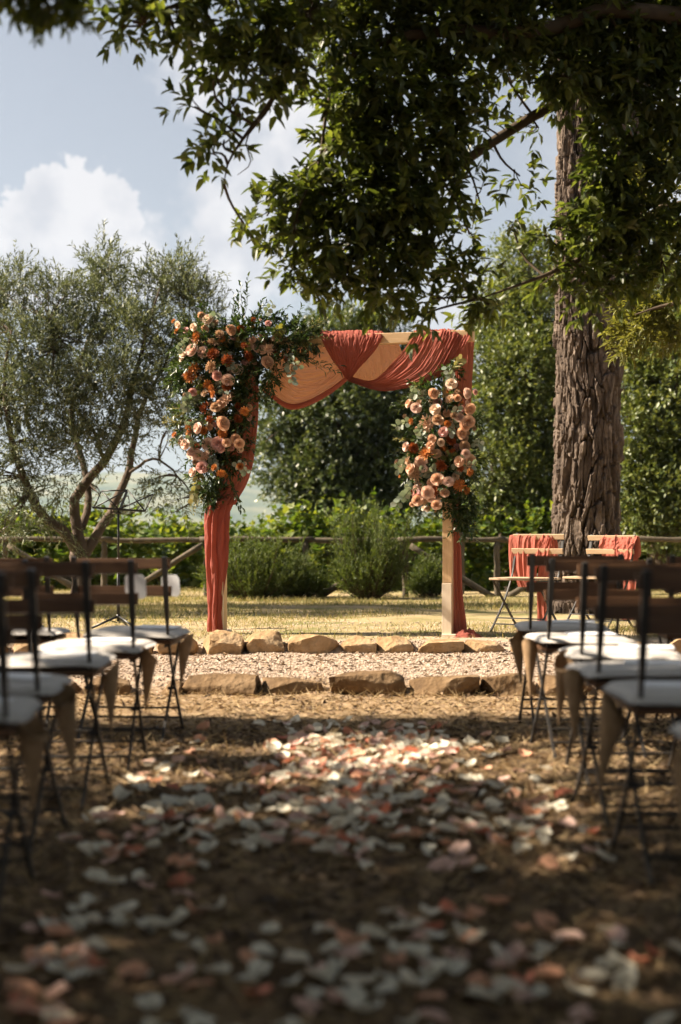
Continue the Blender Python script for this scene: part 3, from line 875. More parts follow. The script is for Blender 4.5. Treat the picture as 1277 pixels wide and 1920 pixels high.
V1, T1 = bark_stem([(0.0, 0, -.15), (0, 0, .25), (.0, 0, 1.0), (.02, 0, 2.0), (0.0, 0, 2.7), (-.07, 0, 3.4), (-.09, 0, 4.6), (-.08, 0, 6.5), (-.02, 0, 8.6)], [.43, .36, .315, .30, .30, .225, .18, .165, .12], 640, 1100, 3, .10)
mesh_obj('trunk', tri_mesh('trunk', V1, T1, True), M['bark'], pine)
V2, T2 = bark_stem([(.06, .02, 1.7), (.12, .02, 2.4), (.26, .03, 3.0), (.36, .04, 3.8), (.5, .06, 5.2), (.9, .1, 7.4)], [.20, .235, .215, .185, .16, .10], 380, 600, 9, .08, 22)
mesh_obj('fork', tri_mesh('fork', V2, T2, True), M['bark'], pine)
L_ = Leaves(); mb = MB()
for i in range(26):
    a = RNG.uniform(0, 6.28); r = 2.6 * RNG.uniform(.2, 1) ** .6
    c = np.array([.2 + math.cos(a) * r, math.sin(a) * r, 8.6 + RNG.uniform(-.3, 1.2)])
    mb.tube(spline([(0, 0, 7.6), Vector(c) * .5 + Vector((0, 0, 4.1)), Vector(c)], 6), lerp_list([.05, .015], 6), 5, False)
    p, d = clump_pts(c, (.7, .7, .4), 60, .5)
    L_.add(*sprays(p, d + np.array([0, 0, .6]), .12, 14, .12, .006, LANCE4, .8, 0, .6))
mb.obj('branches', M['olive_bark'], pine, True)
L_.obj('crown', M['needle'], pine, True)

# ------------------------------------------------------------------ overhanging evergreen (dark crown over the aisle)
lx, ly = 3.6, 8.4
lb = Vector((lx, ly, gzf(lx, ly)))
bay = empty('overhanging_tree', lb, 0, 'dark glossy-leaved tree whose boughs hang over the arch and pine trunk', 'tree')
mb = MB()
def bl(pts, r, n=12, sides=7):
    S = spline([PX(*p) - lb if len(p) == 3 and abs(p[0]) > 20 else Vector(p) for p in pts], n)
    mb.tube(S, lerp_list(r, n), sides, False); return S
T0 = bl([(0, 0, -.2), (.05, 0, 1.2), (-.05, 0, 2.6), (0, 0, 4.2), (.1, 0, 6.0)], [.2, .16, .15, .12, .06], 16, 10)
BR = [T0,
      bl([(-.03, 0, 2.9), (1300, 110, 8.4), (1054, 190, 8.2), (885, 292, 8.0), (800, 360, 7.9), (700, 420, 7.8)], [.07, .045, .032, .028, .02, .006]),
      bl([(-.02, 0, 3.2), (1250, 20, 8), (1000, 60, 7.8), (800, 60, 7.6), (640, 120, 7.6), (600, 300, 7.6)], [.07, .05, .04, .03, .018, .006]),
      bl([(0, 0, 3.6), (1200, -150, 7.8), (850, -160, 7.4), (640, -60, 7.3), (560, 60, 7.3), (520, 170, 7.2), (470, 240, 7.2), (430, 300, 7.2), (420, 345, 7.2)], [.08, .06, .05, .035, .022, .014, .010, .006, .002], 20),
      bl([(520, 170, 7.2), (500, 210, 7.2), (462, 260, 7.15), (470, 305, 7.1), (445, 328, 7.1)], [.008, .006, .004, .003, .0015]),
      bl([(640, -60, 7.3), (450, -30, 7.0), (330, 10, 6.8), (250, 40, 6.7)], [.03, .022, .012, .004]),
      bl([(0, 0, 2.5), (1330, 380, 8.6), (1180, 430, 8.4), (1060, 500, 8.2), (900, 560, 8.0)], [.05, .035, .025, .015, .004]),
      bl([(0, 0, 2.1), (1380, 560, 8.6), (1260, 570, 8.8), (1190, 590, 8.9)], [.03, .02, .012, .004]),
      bl([(.05, 0, 4.5), (1100, -420, 8.2), (800, -420, 8.0), (560, -260, 7.6)], [.07, .05, .03, .01])]
bpts = [s for S in BR for s in S]
lc = [  # dense body
    (640, 60, 7.6, 55, 60, 1), (720, 40, 7.6, 75, 60, 1), (820, 40, 7.7, 80, 70, 1), (930, 40, 7.8, 80, 70, 1), (1040, 40, 8.0, 80, 70, 1.1), (1150, 50, 8.1, 80, 80, 1.2), (1250, 60, 8.2, 80, 80, 1.3),
    (650, 170, 7.6, 55, 60, 1), (730, 160, 7.6, 70, 70, 1.15), (840, 160, 7.8, 75, 65, 1.1), (950, 140, 8.0, 60, 50, .6), (1060, 140, 8.0, 70, 55, 1), (1180, 160, 8.1, 75, 70, 1.2), (1265, 190, 8.2, 60, 80, 1.2),
    (650, 270, 7.6, 65, 60, 1.1), (740, 270, 7.7, 75, 70, 1.2), (840, 250, 7.8, 60, 60, 1), (915, 240, 8.0, 40, 36, .4),
    (570, 360, 7.6, 60, 50, 1), (650, 370, 7.6, 75, 60, 1.2), (750, 370, 7.7, 70, 65, 1.15), (835, 350, 7.8, 55, 55, .8),
    (500, 405, 7.6, 35, 25, .7), (460, 425, 7.6, 22, 18, .6), (550, 440, 7.6, 45, 40, .9), (620, 460, 7.7, 60, 50, 1.1), (710, 460, 7.8, 70, 55, 1.15), (790, 430, 7.8, 50, 45, .9),
    (560, 500, 7.7, 35, 35, .8), (640, 530, 7.7, 50, 35, .95), (710, 540, 7.8, 50, 40, 1), (770, 500, 7.8, 40, 35, .7), (580, 540, 7.7, 22, 28, .5),
    (820, 480, 7.9, 45, 40, .6), (870, 520, 7.9, 45, 40, .7), (810, 560, 7.9, 40, 30, .7), (900, 560, 8.0, 40, 35, .7), (790, 590, 7.9, 22, 18, .5), (930, 575, 8.0, 25, 25, .6), (880, 440, 8.0, 40, 40, .35), (900, 380, 8.0, 40, 40, .25), (975, 330, 8.1, 45, 40, .28), (960, 420, 8.2, 36, 36, .2), (1010, 240, 8.1, 35, 35, .35),
    (1135, 330, 8.2, 50, 50, 1), (1130, 240, 8.2, 40, 45, .9), (1125, 430, 8.2, 45, 45, .9), (1170, 300, 8.2, 60, 60, 1), (1250, 300, 8.2, 55, 60, 1), (1020, 440, 8.2, 40, 40, .4), (1120, 420, 8.3, 65, 55, 1.1), (1210, 420, 8.3, 65, 60, 1.1), (1280, 430, 8.4, 40, 60, 1), (1090, 510, 8.3, 60, 40, 1), (1170, 510, 8.4, 60, 45, 1.1), (1250, 510, 8.4, 50, 45, 1), (1110, 555, 8.4, 40, 25, .8), (1030, 520, 8.3, 35, 30, .6),
    # boughs to the upper side over the open sky
    (580, 20, 7.2, 55, 45, 1), (520, 60, 7.1, 50, 45, 1), (560, 120, 7.2, 40, 45, 1), (470, 30, 7.0, 55, 40, 1), (400, 40, 6.9, 50, 40, .9), (330, 20, 6.8, 45, 35, .9), (350, 75, 6.8, 35, 25, .7), (265, 30, 6.7, 40, 30, .8), (225, 50, 6.7, 20, 14, .6), (440, 110, 7.0, 40, 35, .8), (400, 150, 7.0, 28, 25, .6), (480, 140, 7.1, 35, 35, .8), (430, 185, 7.1, 24, 14, .35), (510, 170, 7.2, 25, 30, .6), (365, 200, 7.1, 14, 16, .25), (400, 285, 7.2, 18, 18, .8), (420, 262, 7.2, 16, 12, .7), (620, 190, 7.5, 22, 25, .4),
    # crown above the frame
    (700, -90, 7.5, 110, 90, .8), (900, -90, 7.7, 130, 100, .8), (1100, -90, 8, 130, 110, .8), (1300, -60, 8.3, 130, 120, .8), (500, -90, 7.2, 110, 70, .7), (320, -70, 6.8, 90, 55, .6), (1400, 150, 8.4, 110, 130, .7), (1400, 380, 8.5, 100, 110, .7), (800, -290, 7.9, 170, 120, .55), (1100, -330, 8.2, 190, 130, .55), (1400, -260, 8.4, 170, 150, .55), (560, -260, 7.5, 130, 100, .5), (1650, -100, 8.4, 170, 200, .5), (1650, 200, 8.5, 160, 160, .5)]
L_ = Leaves()
for px, py, D, rx, rz, den in lc:
    c = PX(px, py, D) - lb
    rx, rz = max(10, rx - 22), max(9, rz - 22)
    r = np.array([rx / F * D, max(.16, .8 * (rx + rz) / 2 / F * D * (1.5 if rx > 45 else 1)), rz / F * D])
    n = max(3, int((rx + 14) * (rz + 14) * .0195 * den))
    p, d = clump_pts(c[:], r, n, .42)
    d = nrmz(d * .8 + np.array([-.15, 0, -.15]) + RNG.normal(0, .5, d.shape))
    L_.add(*sprays(p, d, RNG.uniform(.08, .2, n), 8, .082, .034, LANCE6, .95, .12, .45))
    cv = Vector(c)
    base = min(bpts, key=lambda s: (s - cv).length)
    mb.tube(spline([base, base.lerp(cv, .5) + Vector(RNG.normal(0, .04, 3)), cv], 6), lerp_list([.009, .005], 6), 5, False)
    for q in range(min(7, 2 + n // 12)):
        t = Vector(p[q]) + Vector(d[q]) * .08
        mb.tube(spline([cv.lerp(base, .2), cv.lerp(t, .5) + Vector(RNG.normal(0, .02, 3)), t], 5), lerp_list([.0045, .0018], 5), 4, False)
mb.obj('branches', M['twig'], bay, True)
L_.obj('crown', M['laurel_leaf'], bay, True)
# bright narrow-leaved spray hanging beside the pine
L_ = Leaves()
for px, py, D, rx, rz, n in [(1240, 590, 9.2, 40, 30, 60), (1190, 620, 9.2, 28, 25, 46), (1265, 630, 9.2, 30, 22, 36), (1215, 560, 9.2, 30, 22, 30), (1175, 655, 9.2, 14, 12, 14), (1240, 350, 9.2, 45, 60, 60), (1265, 260, 9.2, 25, 40, 30), (1200, 330, 9.2, 25, 30, 24)]:
    c = PX(px, py, D) - lb
    p, d = clump_pts(c[:], (rx / F * D, .15, rz / F * D), n, .5)
    d = nrmz(d * .5 + np.array([-.7, 0, -.15]) + RNG.normal(0, .35, d.shape))
    L_.add(*sprays(p, d, RNG.uniform(.08, .16, n), 10, .06, .016, LANCE6, .7, .05, .3))
L_.obj('young_shoots', M['lime_leaf'], bay, True)

# ------------------------------------------------------------------ shade trees out of view; some are added only to block sky light
def shade_tree(x, y, label, clumps, n, ll, lw, H, r0, holes=()):
    g = gzf(x, y)
    e = empty('shade_tree', (x, y, g), 0, label, 'tree')
    mb = MB(); b0 = Vector((x, y, g))
    mb.tube(spline([(0, 0, -.2), (.05, .05, H * .5), (0, 0, H)], 8), lerp_list([r0 * 1.4, r0, r0 * .7], 8), 9, False)
    L_ = Leaves()
    for c, r, den in clumps:
        cv = Vector(c) - b0
        mb.tube(spline([(0, 0, H * .75), cv * .55 + Vector((0, 0, H * .4)), cv], 7), lerp_list([r0 * .4, r0 * .08], 7), 6, False)
        m = int(n * r[0] * r[1] * den)
        p, d = clump_pts(cv[:], r, m, .45)
        for hx_, hy_, hr, sx in holes:         # gaps between boughs
            q = ((p[:, 0] + x - hx_) / (hr * sx)) ** 2 + ((p[:, 1] + y - hy_) / hr) ** 2 > 1
            p, d = p[q], d[q]
        m = len(p)
        L_.add(*sprays(p, d + RNG.normal(0, .4, d.shape), RNG.uniform(.15, .35, m), 8, ll, lw, LANCE4, .9, .1, .4))
    mb.obj('trunk', M['olive_bark'], e, True)
    L_.obj('crown', M['laurel_leaf'], e, True)
    return e
KX = math.sin(R(SUN_AZ)) / math.tan(R(SUN_EL))    # metres a shadow moves sideways per metre of height
KY = -math.cos(R(SUN_AZ)) / math.tan(R(SUN_EL))   # and towards the camera
cl = []
for yy in np.arange(-1.4, 4.2, 1.1):
    for gx in (-2.2, -.8, .6, 2.0, 3.2):
        z = 4.6 + RNG.uniform(-.3, .5)
        cl.append(((gx - KX * z, yy + KY * z, z), (.85, .75, .55), 2.2))
for gx in np.arange(-2.4, 3.6, .75):               # one long bough that shades the aisle before the step
    z = 4.7
    cl.append(((gx - KX * z, 6.62 + KY * z + RNG.normal(0, .05), z), (.55, .27, .25), 3.2))
for gx, yy in ((-2.1, 5.75), (-1.5, 5.35), (-1.0, 5.8), (-2.4, 5.2), (.1, 5.1), (1.0, 5.0)):   # thinner sprays between
    z = 4.7
    cl.append(((gx - KX * z, yy + KY * z, z), (.35, .2, .2), 1.0))
for yy in np.arange(-2.5, 4.2, 1.2):               # unseen crown layer added over the aisle to block sky light
    for gx in np.arange(-3.4, 3.9, 1.3):
        cl.append(((gx, yy, 5.1 + RNG.uniform(-.3, .5)), (.8, .75, .5), 1.3))
for yy in np.arange(-1.5, 4.4, 1.2):               # unseen low boughs added to close the open side under the crown against sky light
    for gx in (-7.6, -6.2, -4.9):
        cl.append(((gx, yy, 2.6 + RNG.uniform(-.5, .6)), (.7, .7, .7), 1.0))
holes = [(RNG.uniform(-2, 2.4) - KX * 4.7, RNG.uniform(4.25, 4.9) + KY * 4.7, RNG.uniform(.10, .2), 1.6) for _ in range(9)]
near_tree = shade_tree(-6.6, 2.2, 'leafy shade tree beside the rows of chairs on the music stand side', cl, 165, .15, .07, 3.6, .2, holes)
cl = [((4.9 + RNG.normal(0, .6), yy, z), (.9, .9, .8), 1.0) for yy in np.arange(-1.0, 5.2, 1.3) for z in (1.6, 3.0, 4.4)]  # leaf screen added out of view, cuts sky light from this side
shade_tree(5.4, 2.4, 'unseen leafy tree added beside the chairs on the pine tree side to block sky light', cl, 120, .15, .07, 3.0, .18)
cl = [((gx, -6.5 + RNG.normal(0, .5), z), (1.0, .9, .9), 1.0) for gx in np.arange(-5, 5.1, 1.6) for z in (1.4, 3.0, 4.6)]  # leaf wall added behind the camera, darkens the near ground
shade_tree(.3, -7.0, 'unseen broad leafy tree added behind the camera to block low sky light', cl, 100, .15, .07, 3.4, .2)
cl = []
for gx in np.arange(-3.4, 1.5, .8):
    z = 6.6 + RNG.uniform(-.3, .3)
    cl.append(((gx - KX * z, 13.75 + KY * z + RNG.normal(0, .25), z), (.75, .62, .4), 1.9))
shade_tree(-7.8, 13.6, 'tall shade tree on the lawn beyond the olive tree', cl, 120, .12, .055, 5.4, .2)
# a low bough of the shade tree whose leafy tip hangs in above the first chairs
L_ = Leaves(); mb = MB()
b0 = near_tree.location
S = spline([Vector((0, 0, 2.9)), Vector((2.6, 1.7, 3.3)), PX(-420, -330, 4.6) - b0, PX(-150, -170, 4.6) - b0, PX(20, -60, 4.6) - b0, PX(110, -5, 4.6) - b0], 16)
mb.tube(S, lerp_list([.05, .035, .02, .010, .006, .002], 16), 6, False)
for px, py, rx, rz, n in [(95, -5, 40, 28, 30), (120, 20, 16, 14, 12), (40, -40, 50, 35, 36), (170, -15, 26, 14, 12), (-60, -120, 90, 60, 60), (-220, -240, 100, 80, 60)]:
    c = PX(px, py, 4.6) - b0
    p, d = clump_pts(c[:], (rx / F * 4.6, .1, rz / F * 4.6), n, .5)
    d = nrmz(d + np.array([0, 0, -.5]) + RNG.normal(0, .4, d.shape))
    L_.add(*sprays(p, d, RNG.uniform(.05, .1, n), 7, .055, .019, LANCE6, .9, .1, .4))
mb.obj('bough', M['twig'], near_tree, True)
L_.obj('bough_foliage', M['laurel_leaf'], near_tree, True)

# ------------------------------------------------------------------ wedding arch
AL, AR = 11.0, 10.57
def AD(px): return AL + (AR - AL) * (px - 415) / 425.0
def AP(px, py, off=0.0): return PX(px, py, AD(px) + off)
pl, pr = AP(415, 1185), AP(840, 1195)
mid = (pl + pr) / 2; mid.z = LAWN
ang = math.atan2(pr.y - pl.y, pr.x - pl.x)
half = math.hypot(pr.x - pl.x, pr.y - pl.y) / 2
TOPZ = 2.27
arch = empty('wedding_arch', mid, ang, 'square timber wedding arch dressed with terracotta cloth and flowers', 'arch')
PW = .072
for s in (-1, 1):
    MB().box((s * half, 0, (TOPZ - .083) / 2 - .02), (PW, PW, TOPZ - .083 + .04), bev=.004).obj('post', M['pine_wood'], arch)
    MB().box((s * half, -.052, .19), (PW * .98, .016, .42), bev=.002).obj('brace_board', M['pale_board'], arch)
    MB().box((s * half + .02, -.02, .008), (.105, .13, .035), bev=.003).obj('foot', M['pale_board'], arch)
MB().box((.005, 0, TOPZ - .04), (half * 2 + .38, .08, .08), bev=.004).obj('beam', M['pine_beam'], arch)

# ---- cloth
def cloth(name, lines, mat, parent, base, nu=90, nv=110, amp=.008, nf=9, seed=0, crinkle=.004, lobe=False):
    K = []
    for ln in lines:
        K.append(spline(ln, nv))
    K = np.array([[p[:] for p in ln] for ln in K])           # k, nv, 3
    k = len(K)
    Pm = np.zeros((nu, nv, 3))
    for j in range(nv):
        Pm[:, j] = np.array([p[:] for p in spline([Vector(K[i, j]) for i in range(k)], nu)])
    du = np.gradient(Pm, axis=0); dv = np.gradient(Pm, axis=1)
    N = nrmz(np.cross(du, dv))
    u = np.linspace(0, 1, nu)[:, None]; t = np.linspace(0, 1, nv)[None]
    ph = 2.6 * (fbm(u * 3 + seed, t * 2.2, seed * 1.7, 3) - .5) * 2
    f = 2.6 * (vnoise(u * nf * 2.1 + ph * .5 + seed, t * 1.6, seed * 2.3) - .5) + 1.7 * (vnoise(u * nf * 4.7 + ph * .9, t * 2.8 + seed, 4.0) - .5) + .9 * (vnoise(u * nf * 9 + ph, t * 6 + seed, 8.0) - .5)
    if lobe:
        f = 1.8 * np.abs(np.sin(math.pi * nf * u + ph * 1.2)) ** .8 - 1 + .5 * np.abs(np.sin(math.pi * nf * 2.2 * u + ph * 2 + 1)) + .5 * f * .3
    cr_ = fbm(u * nf * 5 + seed, t * 14, 3.0, 3) - .5
    env = .35 + .65 * fbm(u * 4, t * 3 + seed, 9.0, 2) * 1.6
    Pm = Pm + N * (amp * f * env + crinkle * cr_ * 2)[..., None]
    Pm = Pm - np.array(base[:])
    return mesh_obj(name, tri_mesh(name, Pm.reshape(-1, 3), grid_faces(nu, nv), True), mat, parent)
def A3(l): return [AP(*q) for q in l]
sb = AP(690, 625)
drape = empty('beam_drape', sb, 0, 'crinkled terracotta gauze cloth looped in swags over the timber beam', 'drape')
back1 = [A3([(545, 642, .07), (565, 641, .07), (585, 637, .06), (604, 630, .05)]),
         A3([(520, 670, .05), (568, 702, .06), (625, 684, .06), (645, 630, .05)]),
         A3([(505, 705, .03), (560, 742, .05), (628, 708, .06), (684, 630, .05)]),
         A3([(493, 732, .02), (552, 766, .05), (640, 722, .06), (716, 630, .05)])]
cloth('swag', back1, M['gauze'], drape, sb, amp=.0035, nf=15, seed=1, crinkle=.006, nu=150, nv=130)
hem = [A3([(495, 727, .012), (553, 757, .042), (638, 714, .052), (708, 640, .05)]), A3([(494, 731, .006), (552, 763, .036), (640, 719, .046), (713, 634, .045)]), A3([(493, 734, .012), (552, 768, .042), (641, 723, .052), (717, 632, .05)])]
cloth('hem', hem, M['terracotta_swag'], drape, sb, nu=16, nv=90, amp=.003, nf=2, seed=2, crinkle=.003)
frontA = [A3([(601, 628, .06), (600, 620, 0), (601, 632, -.055), (615, 662, -.05), (634, 690, -.02), (648, 707, .01)]),
          A3([(640, 627, .06), (640, 620, 0), (641, 632, -.06), (645, 662, -.06), (649, 690, -.03), (650, 710, .01)]),
          A3([(680, 627, .06), (681, 619, 0), (682, 632, -.06), (672, 662, -.06), (660, 690, -.03), (652, 712, .01)]),
          A3([(716, 628, .06), (718, 621, 0), (718, 632, -.055), (701, 660, -.05), (674, 690, -.02), (655, 715, .01)])]
cloth('swag', frontA, M['terracotta_swag'], drape, sb, amp=.0034, nf=9, seed=3, crinkle=.008, nu=130, nv=150)
backC = [A3([(636, 634, .06), (642, 672, .06), (650, 708, .04)]), A3([(668, 634, .06), (676, 690, .07), (682, 724, .05)]), A3([(705, 634, .06), (715, 690, .07), (722, 729, .05)]), A3([(744, 634, .06), (758, 672, .07), (775, 722, .05)])]
cloth('swag', backC, M['gauze'], drape, sb, amp=.003, nf=12, seed=4, crinkle=.006, nu=120)
frontB = [A3([(654, 706, .02), (700, 712, -.01), (742, 674, -.04), (773, 632, -.055), (776, 620, 0), (776, 628, .06)]),
          A3([(654, 709, .015), (712, 722, -.03), (775, 688, -.06), (808, 632, -.06), (811, 618, 0), (811, 627, .06)]),
          A3([(653, 712, .01), (720, 728, -.04), (802, 706, -.07), (846, 634, -.065), (850, 618, 0), (850, 627, .06)]),
          A3([(652, 715, .01), (724, 733, -.03), (822, 708, -.05), (866, 660, -.06), (884, 624, -.03), (884, 628, .06)])]
cloth('swag', frontB, M['terracotta_swag'], drape, sb, amp=.0042, nf=10, seed=5, crinkle=.009, nu=150, nv=170)
# tail at the beam's free end, down behind the bare post
tail = [A3([(848, 628, .06), (850, 640, .08), (852, 720, .09), (852, 840, .09), (848, 960, .08), (846, 1100, .07), (850, 1193, .06)]),
        A3([(868, 628, .06), (870, 640, .10), (866, 720, .11), (862, 840, .11), (854, 960, .10), (855, 1100, .09), (862, 1194, .08)]),
        A3([(887, 626, .04), (888, 640, .05), (884, 720, .06), (876, 840, .06), (862, 960, .05), (866, 1100, .04), (878, 1195, .03)])]
cloth('tail', tail, M['terracotta'], drape, sb, nu=90, nv=220, amp=.011, nf=4, seed=6, crinkle=.006, lobe=True)
# puddle of the tail on the ground
def puddle(c, rx, ry, h, seed, mat, parent, base, name='cloth_pool'):
    nu, nv = 60, 22
    a = np.linspace(0, 2 * math.pi, nu, endpoint=False)[:, None]; t = np.linspace(0, 1, nv)[None]
    lump = fbm(np.cos(a) * 1.8 + seed, np.sin(a) * 1.8, t * 2.5, 3)
    r = t * (.75 + .6 * lump)
    z = h * (1 - t ** 2) * (.4 + 1.3 * fbm(np.cos(a) * t * 4 + seed, np.sin(a) * t * 4, 1.0, 3)) + .002
    x = c[0] + rx * r * np.cos(a); y = c[1] + ry * r * np.sin(a)
    P = np.stack([x, y, gz(x, y) + z * np.ones_like(x)], -1) - np.array(base[:])
    return mesh_obj(name, tri_mesh(name, P.reshape(-1, 3), grid_faces(nu, nv, True), True), mat, parent)
q = AP(874, 1195, -.02)
puddle((q.x, q.y), .10, .08, .05, 3, M['terracotta'], drape, sb)

# ---- cloth bound round the other post
lbase = AP(405, 1185); lbase.z = LAWN
pd = empty('post_drape', lbase, 0, 'terracotta gauze gathered and knotted round the post beside the music stand', 'drape')
flare = [A3([(396, 946, -.06), (402, 900, -.01), (416, 840, .04), (438, 770, .07), (452, 690, .07), (458, 640, .06)]),
         A3([(412, 948, -.10), (424, 915, -.05), (440, 850, .02), (456, 775, .05), (464, 690, .06), (465, 640, .05)]),
         A3([(430, 949, -.09), (452, 905, -.05), (466, 838, .0), (474, 768, .04), (475, 690, .05), (471, 640, .05)]),
         A3([(440, 944, -.03), (468, 893, .0), (480, 828, .03), (485, 762, .05), (484, 690, .06), (477, 640, .06)])]
cloth('flare', flare, M['terracotta'], pd, lbase, amp=.008, nf=6, seed=8, crinkle=.006, lobe=True)
def column(name, prof, mat, parent, base, seed, nf=7, depth=.2, squash=.8):
    """prof: (px centre, py, half width px, off)"""
    nth, nz_ = 110, 150
    C = spline([AP(a, b, o_) for a, b, w, o_ in prof], nz_)
    Wd = np.array(lerp_list([w for a, b, w, o_ in prof], nz_)) / F * AD(prof[0][0])
    th = np.linspace(0, 2 * math.pi, nth, endpoint=False)[:, None]
    t = np.linspace(0, 1, nz_)[None]
    ph = 2.2 * (fbm(np.cos(th) * 1.2 + seed, np.sin(th) * 1.2, t * 3, 3) - .5) * 2
    ang2 = nf * .5 * th + ph * 1.1 + seed
    r = 1 + depth * (1.7 * np.abs(np.sin(ang2)) ** .8 - 1.1) + depth * .5 * (np.abs(np.sin(ang2 * 2 + ph * 1.3 + 1)) - .6) + .12 * (fbm(np.cos(th) * 6, np.sin(th) * 6, t * 34, 3) - .5)
    Rw = Wd[None] * r
    cx = np.array([p.x for p in C])[None]; cy2 = np.array([p.y for p in C])[None]; cz = np.array([p.z for p in C])[None]
    P = np.stack([cx + Rw * np.cos(th), cy2 + Rw * np.sin(th) * squash, cz + 0 * th], -1) - np.array(base[:])
    return mesh_obj(name, tri_mesh(name, P.reshape(-1, 3), grid_faces(nth, nz_, True), True), mat, parent)
column('column', [(416, 940, 21, -.02), (408, 962, 20, -.035), (406, 1010, 20, -.04), (406, 1060, 18, -.045), (404, 1110, 14, -.05), (403, 1150, 11, -.065), (404, 1184, 14, -.065)], M['terracotta'], pd, lbase, 2, 8, .26, 1.0)
kn = MB()
kc = AP(416, 944, -.02) - lbase
pts = [kc + Vector((.095 * math.cos(a), .075 * math.sin(a), .022 * math.cos(a + .6) + .006 * math.sin(4 * a))) for a in np.linspace(0, 2 * math.pi, 26)]
kn.tube(pts, [.021 + .005 * math.sin(i * 1.7) for i in range(26)], 10, False)
kn.obj('knot', M['terracotta'], pd, True)

# ------------------------------------------------------------------ flowers
def rose_mesh(seed, rings=((3, .22, .30, 1.35), (4, .40, .50, 1.2), (5, .62, .66, .95), (6, .84, .74, .65), (6, 1.0, .72, .25))):
    rs = np.random.default_rng(seed)
    V, T = [], []
    nu, nv = 6, 5
    for k, (n, rad, ln, tilt) in enumerate(rings):
        for i in range(n):
            a0 = 2 * math.pi * (i + rs.uniform(-.15, .15)) / n + k * 1.1
            w = 2.3 * math.pi / n * .62
            g = np.zeros((nu, nv, 3))
            for ui in range(nu):
                for vi in range(nv):
                    aa = a0 + w * (ui / (nu - 1) - .5) * 2 * (.55 + .45 * math.sin(min(1, vi / (nv - 1) + .25) * math.pi * .6))
                    t = vi / (nv - 1)
                    rr = rad * (.25 + .75 * math.sin(t * math.pi * .5)) + (.10 * t ** 3 if tilt < 1 else 0)
                    h = ln * t * math.sin(tilt) * 1.05 + (.32 - .16 * k * .4) * t - (.10 * t ** 4 if tilt < 1 else 0)
                    edge = 1 - .12 * (abs(ui / (nu - 1) - .5) * 2) ** 3 * t
                    g[ui, vi] = (rr * math.cos(aa) * edge, rr * math.sin(aa) * edge, h * edge + rs.normal(0, .012))
            b = sum(len(v) for v in V)
            V.append(g.reshape(-1, 3))
            q = grid_faces(nu, nv) + b
            T.append(q)
    Vv = np.concatenate(V); Tt = np.concatenate(T)
    Vv[:, 2] -= .25
    return tri_mesh('rose', Vv, Tt, True)
def mum_mesh(seed, layers=((22, 1.0, -.05), (20, .95, .18), (18, .82, .42), (14, .64, .75), (10, .42, 1.1)), w=.20, curl=.25):
    rs = np.random.default_rng(seed)
    P, Dn, Up, Ln = [], [], [], []
    for n, r, el in layers:
        for i in range(n):
            a = 2 * math.pi * (i + rs.uniform(-.3, .3)) / n + el
            e = el + rs.normal(0, .09)
            d = np.array([math.cos(a) * math.cos(e), math.sin(a) * math.cos(e), math.sin(e)])
            P.append(d * .06 + np.array([0, 0, .05 * el])); Dn.append(d); Up.append([-d[0] * curl, -d[1] * curl, 1]); Ln.append(r * rs.uniform(.85, 1.08))
    tpl = (np.array([(0, 0, 0), (.45, .42, .06), (.85, .36, .12), (1, 0, .22), (.85, -.36, .12), (.45, -.42, .06), (.6, 0, -.02)]), LANCE6[1])
    tpl = (tpl[0], np.array([(0, 6, 1), (1, 6, 2), (2, 6, 3), (3, 6, 4), (4, 6, 5), (5, 6, 0)]))
    V, T = leaves(np.array(P), np.array(Dn), np.array(Up), np.array(Ln), w, tpl)
    return tri_mesh('chrysanthemum', V, T, False)
roses = [rose_mesh(s) for s in (1, 2, 3)]
mums = [mum_mesh(s) for s in (1, 2)] + [mum_mesh(3, ((16, 1.0, .0), (14, .8, .4), (8, .5, .9)), .26)]
for me in roses + mums: me.materials.append(M['peach'])
def flower(parent, base, px, py, kind, rad_px, off, ctr):
    p = AP(px, py, off)
    mum = kind in ('rust', 'orange', 'tan', 'mum_peach')
    col = 'peach' if kind == 'mum_peach' else kind
    if kind == 'tan' and RNG.uniform() < .35: mum = False
    me = mums[int(RNG.integers(0, 3))] if mum else roses[int(RNG.integers(0, 3))]
    o = bpy.data.objects.new('chrysanthemum' if mum else 'rose', me)
    link(o, parent)
    o.material_slots[0].link = 'OBJECT'
    o.material_slots[0].material = M[col]
    o.location = p - base
    side = max(-1, min(1, (px - ctr) / 75.0))
    n = Vector((side * .8 - .15 + RNG.normal(0, .45), -1, .22 + RNG.normal(0, .42)))
    o.rotation_euler = n.to_track_quat('Z', 'Y').to_euler()
    s = rad_px / F * AD(px) * RNG.uniform(.78, 1.18)
    o.scale = (s, s * RNG.uniform(.88, 1.08), s * RNG.uniform(.85, 1.3))
    return o
def crop(l, ox, oy, sc): return [(ox + a / sc, oy + b / sc) + tuple(r) for a, b, *r in l]
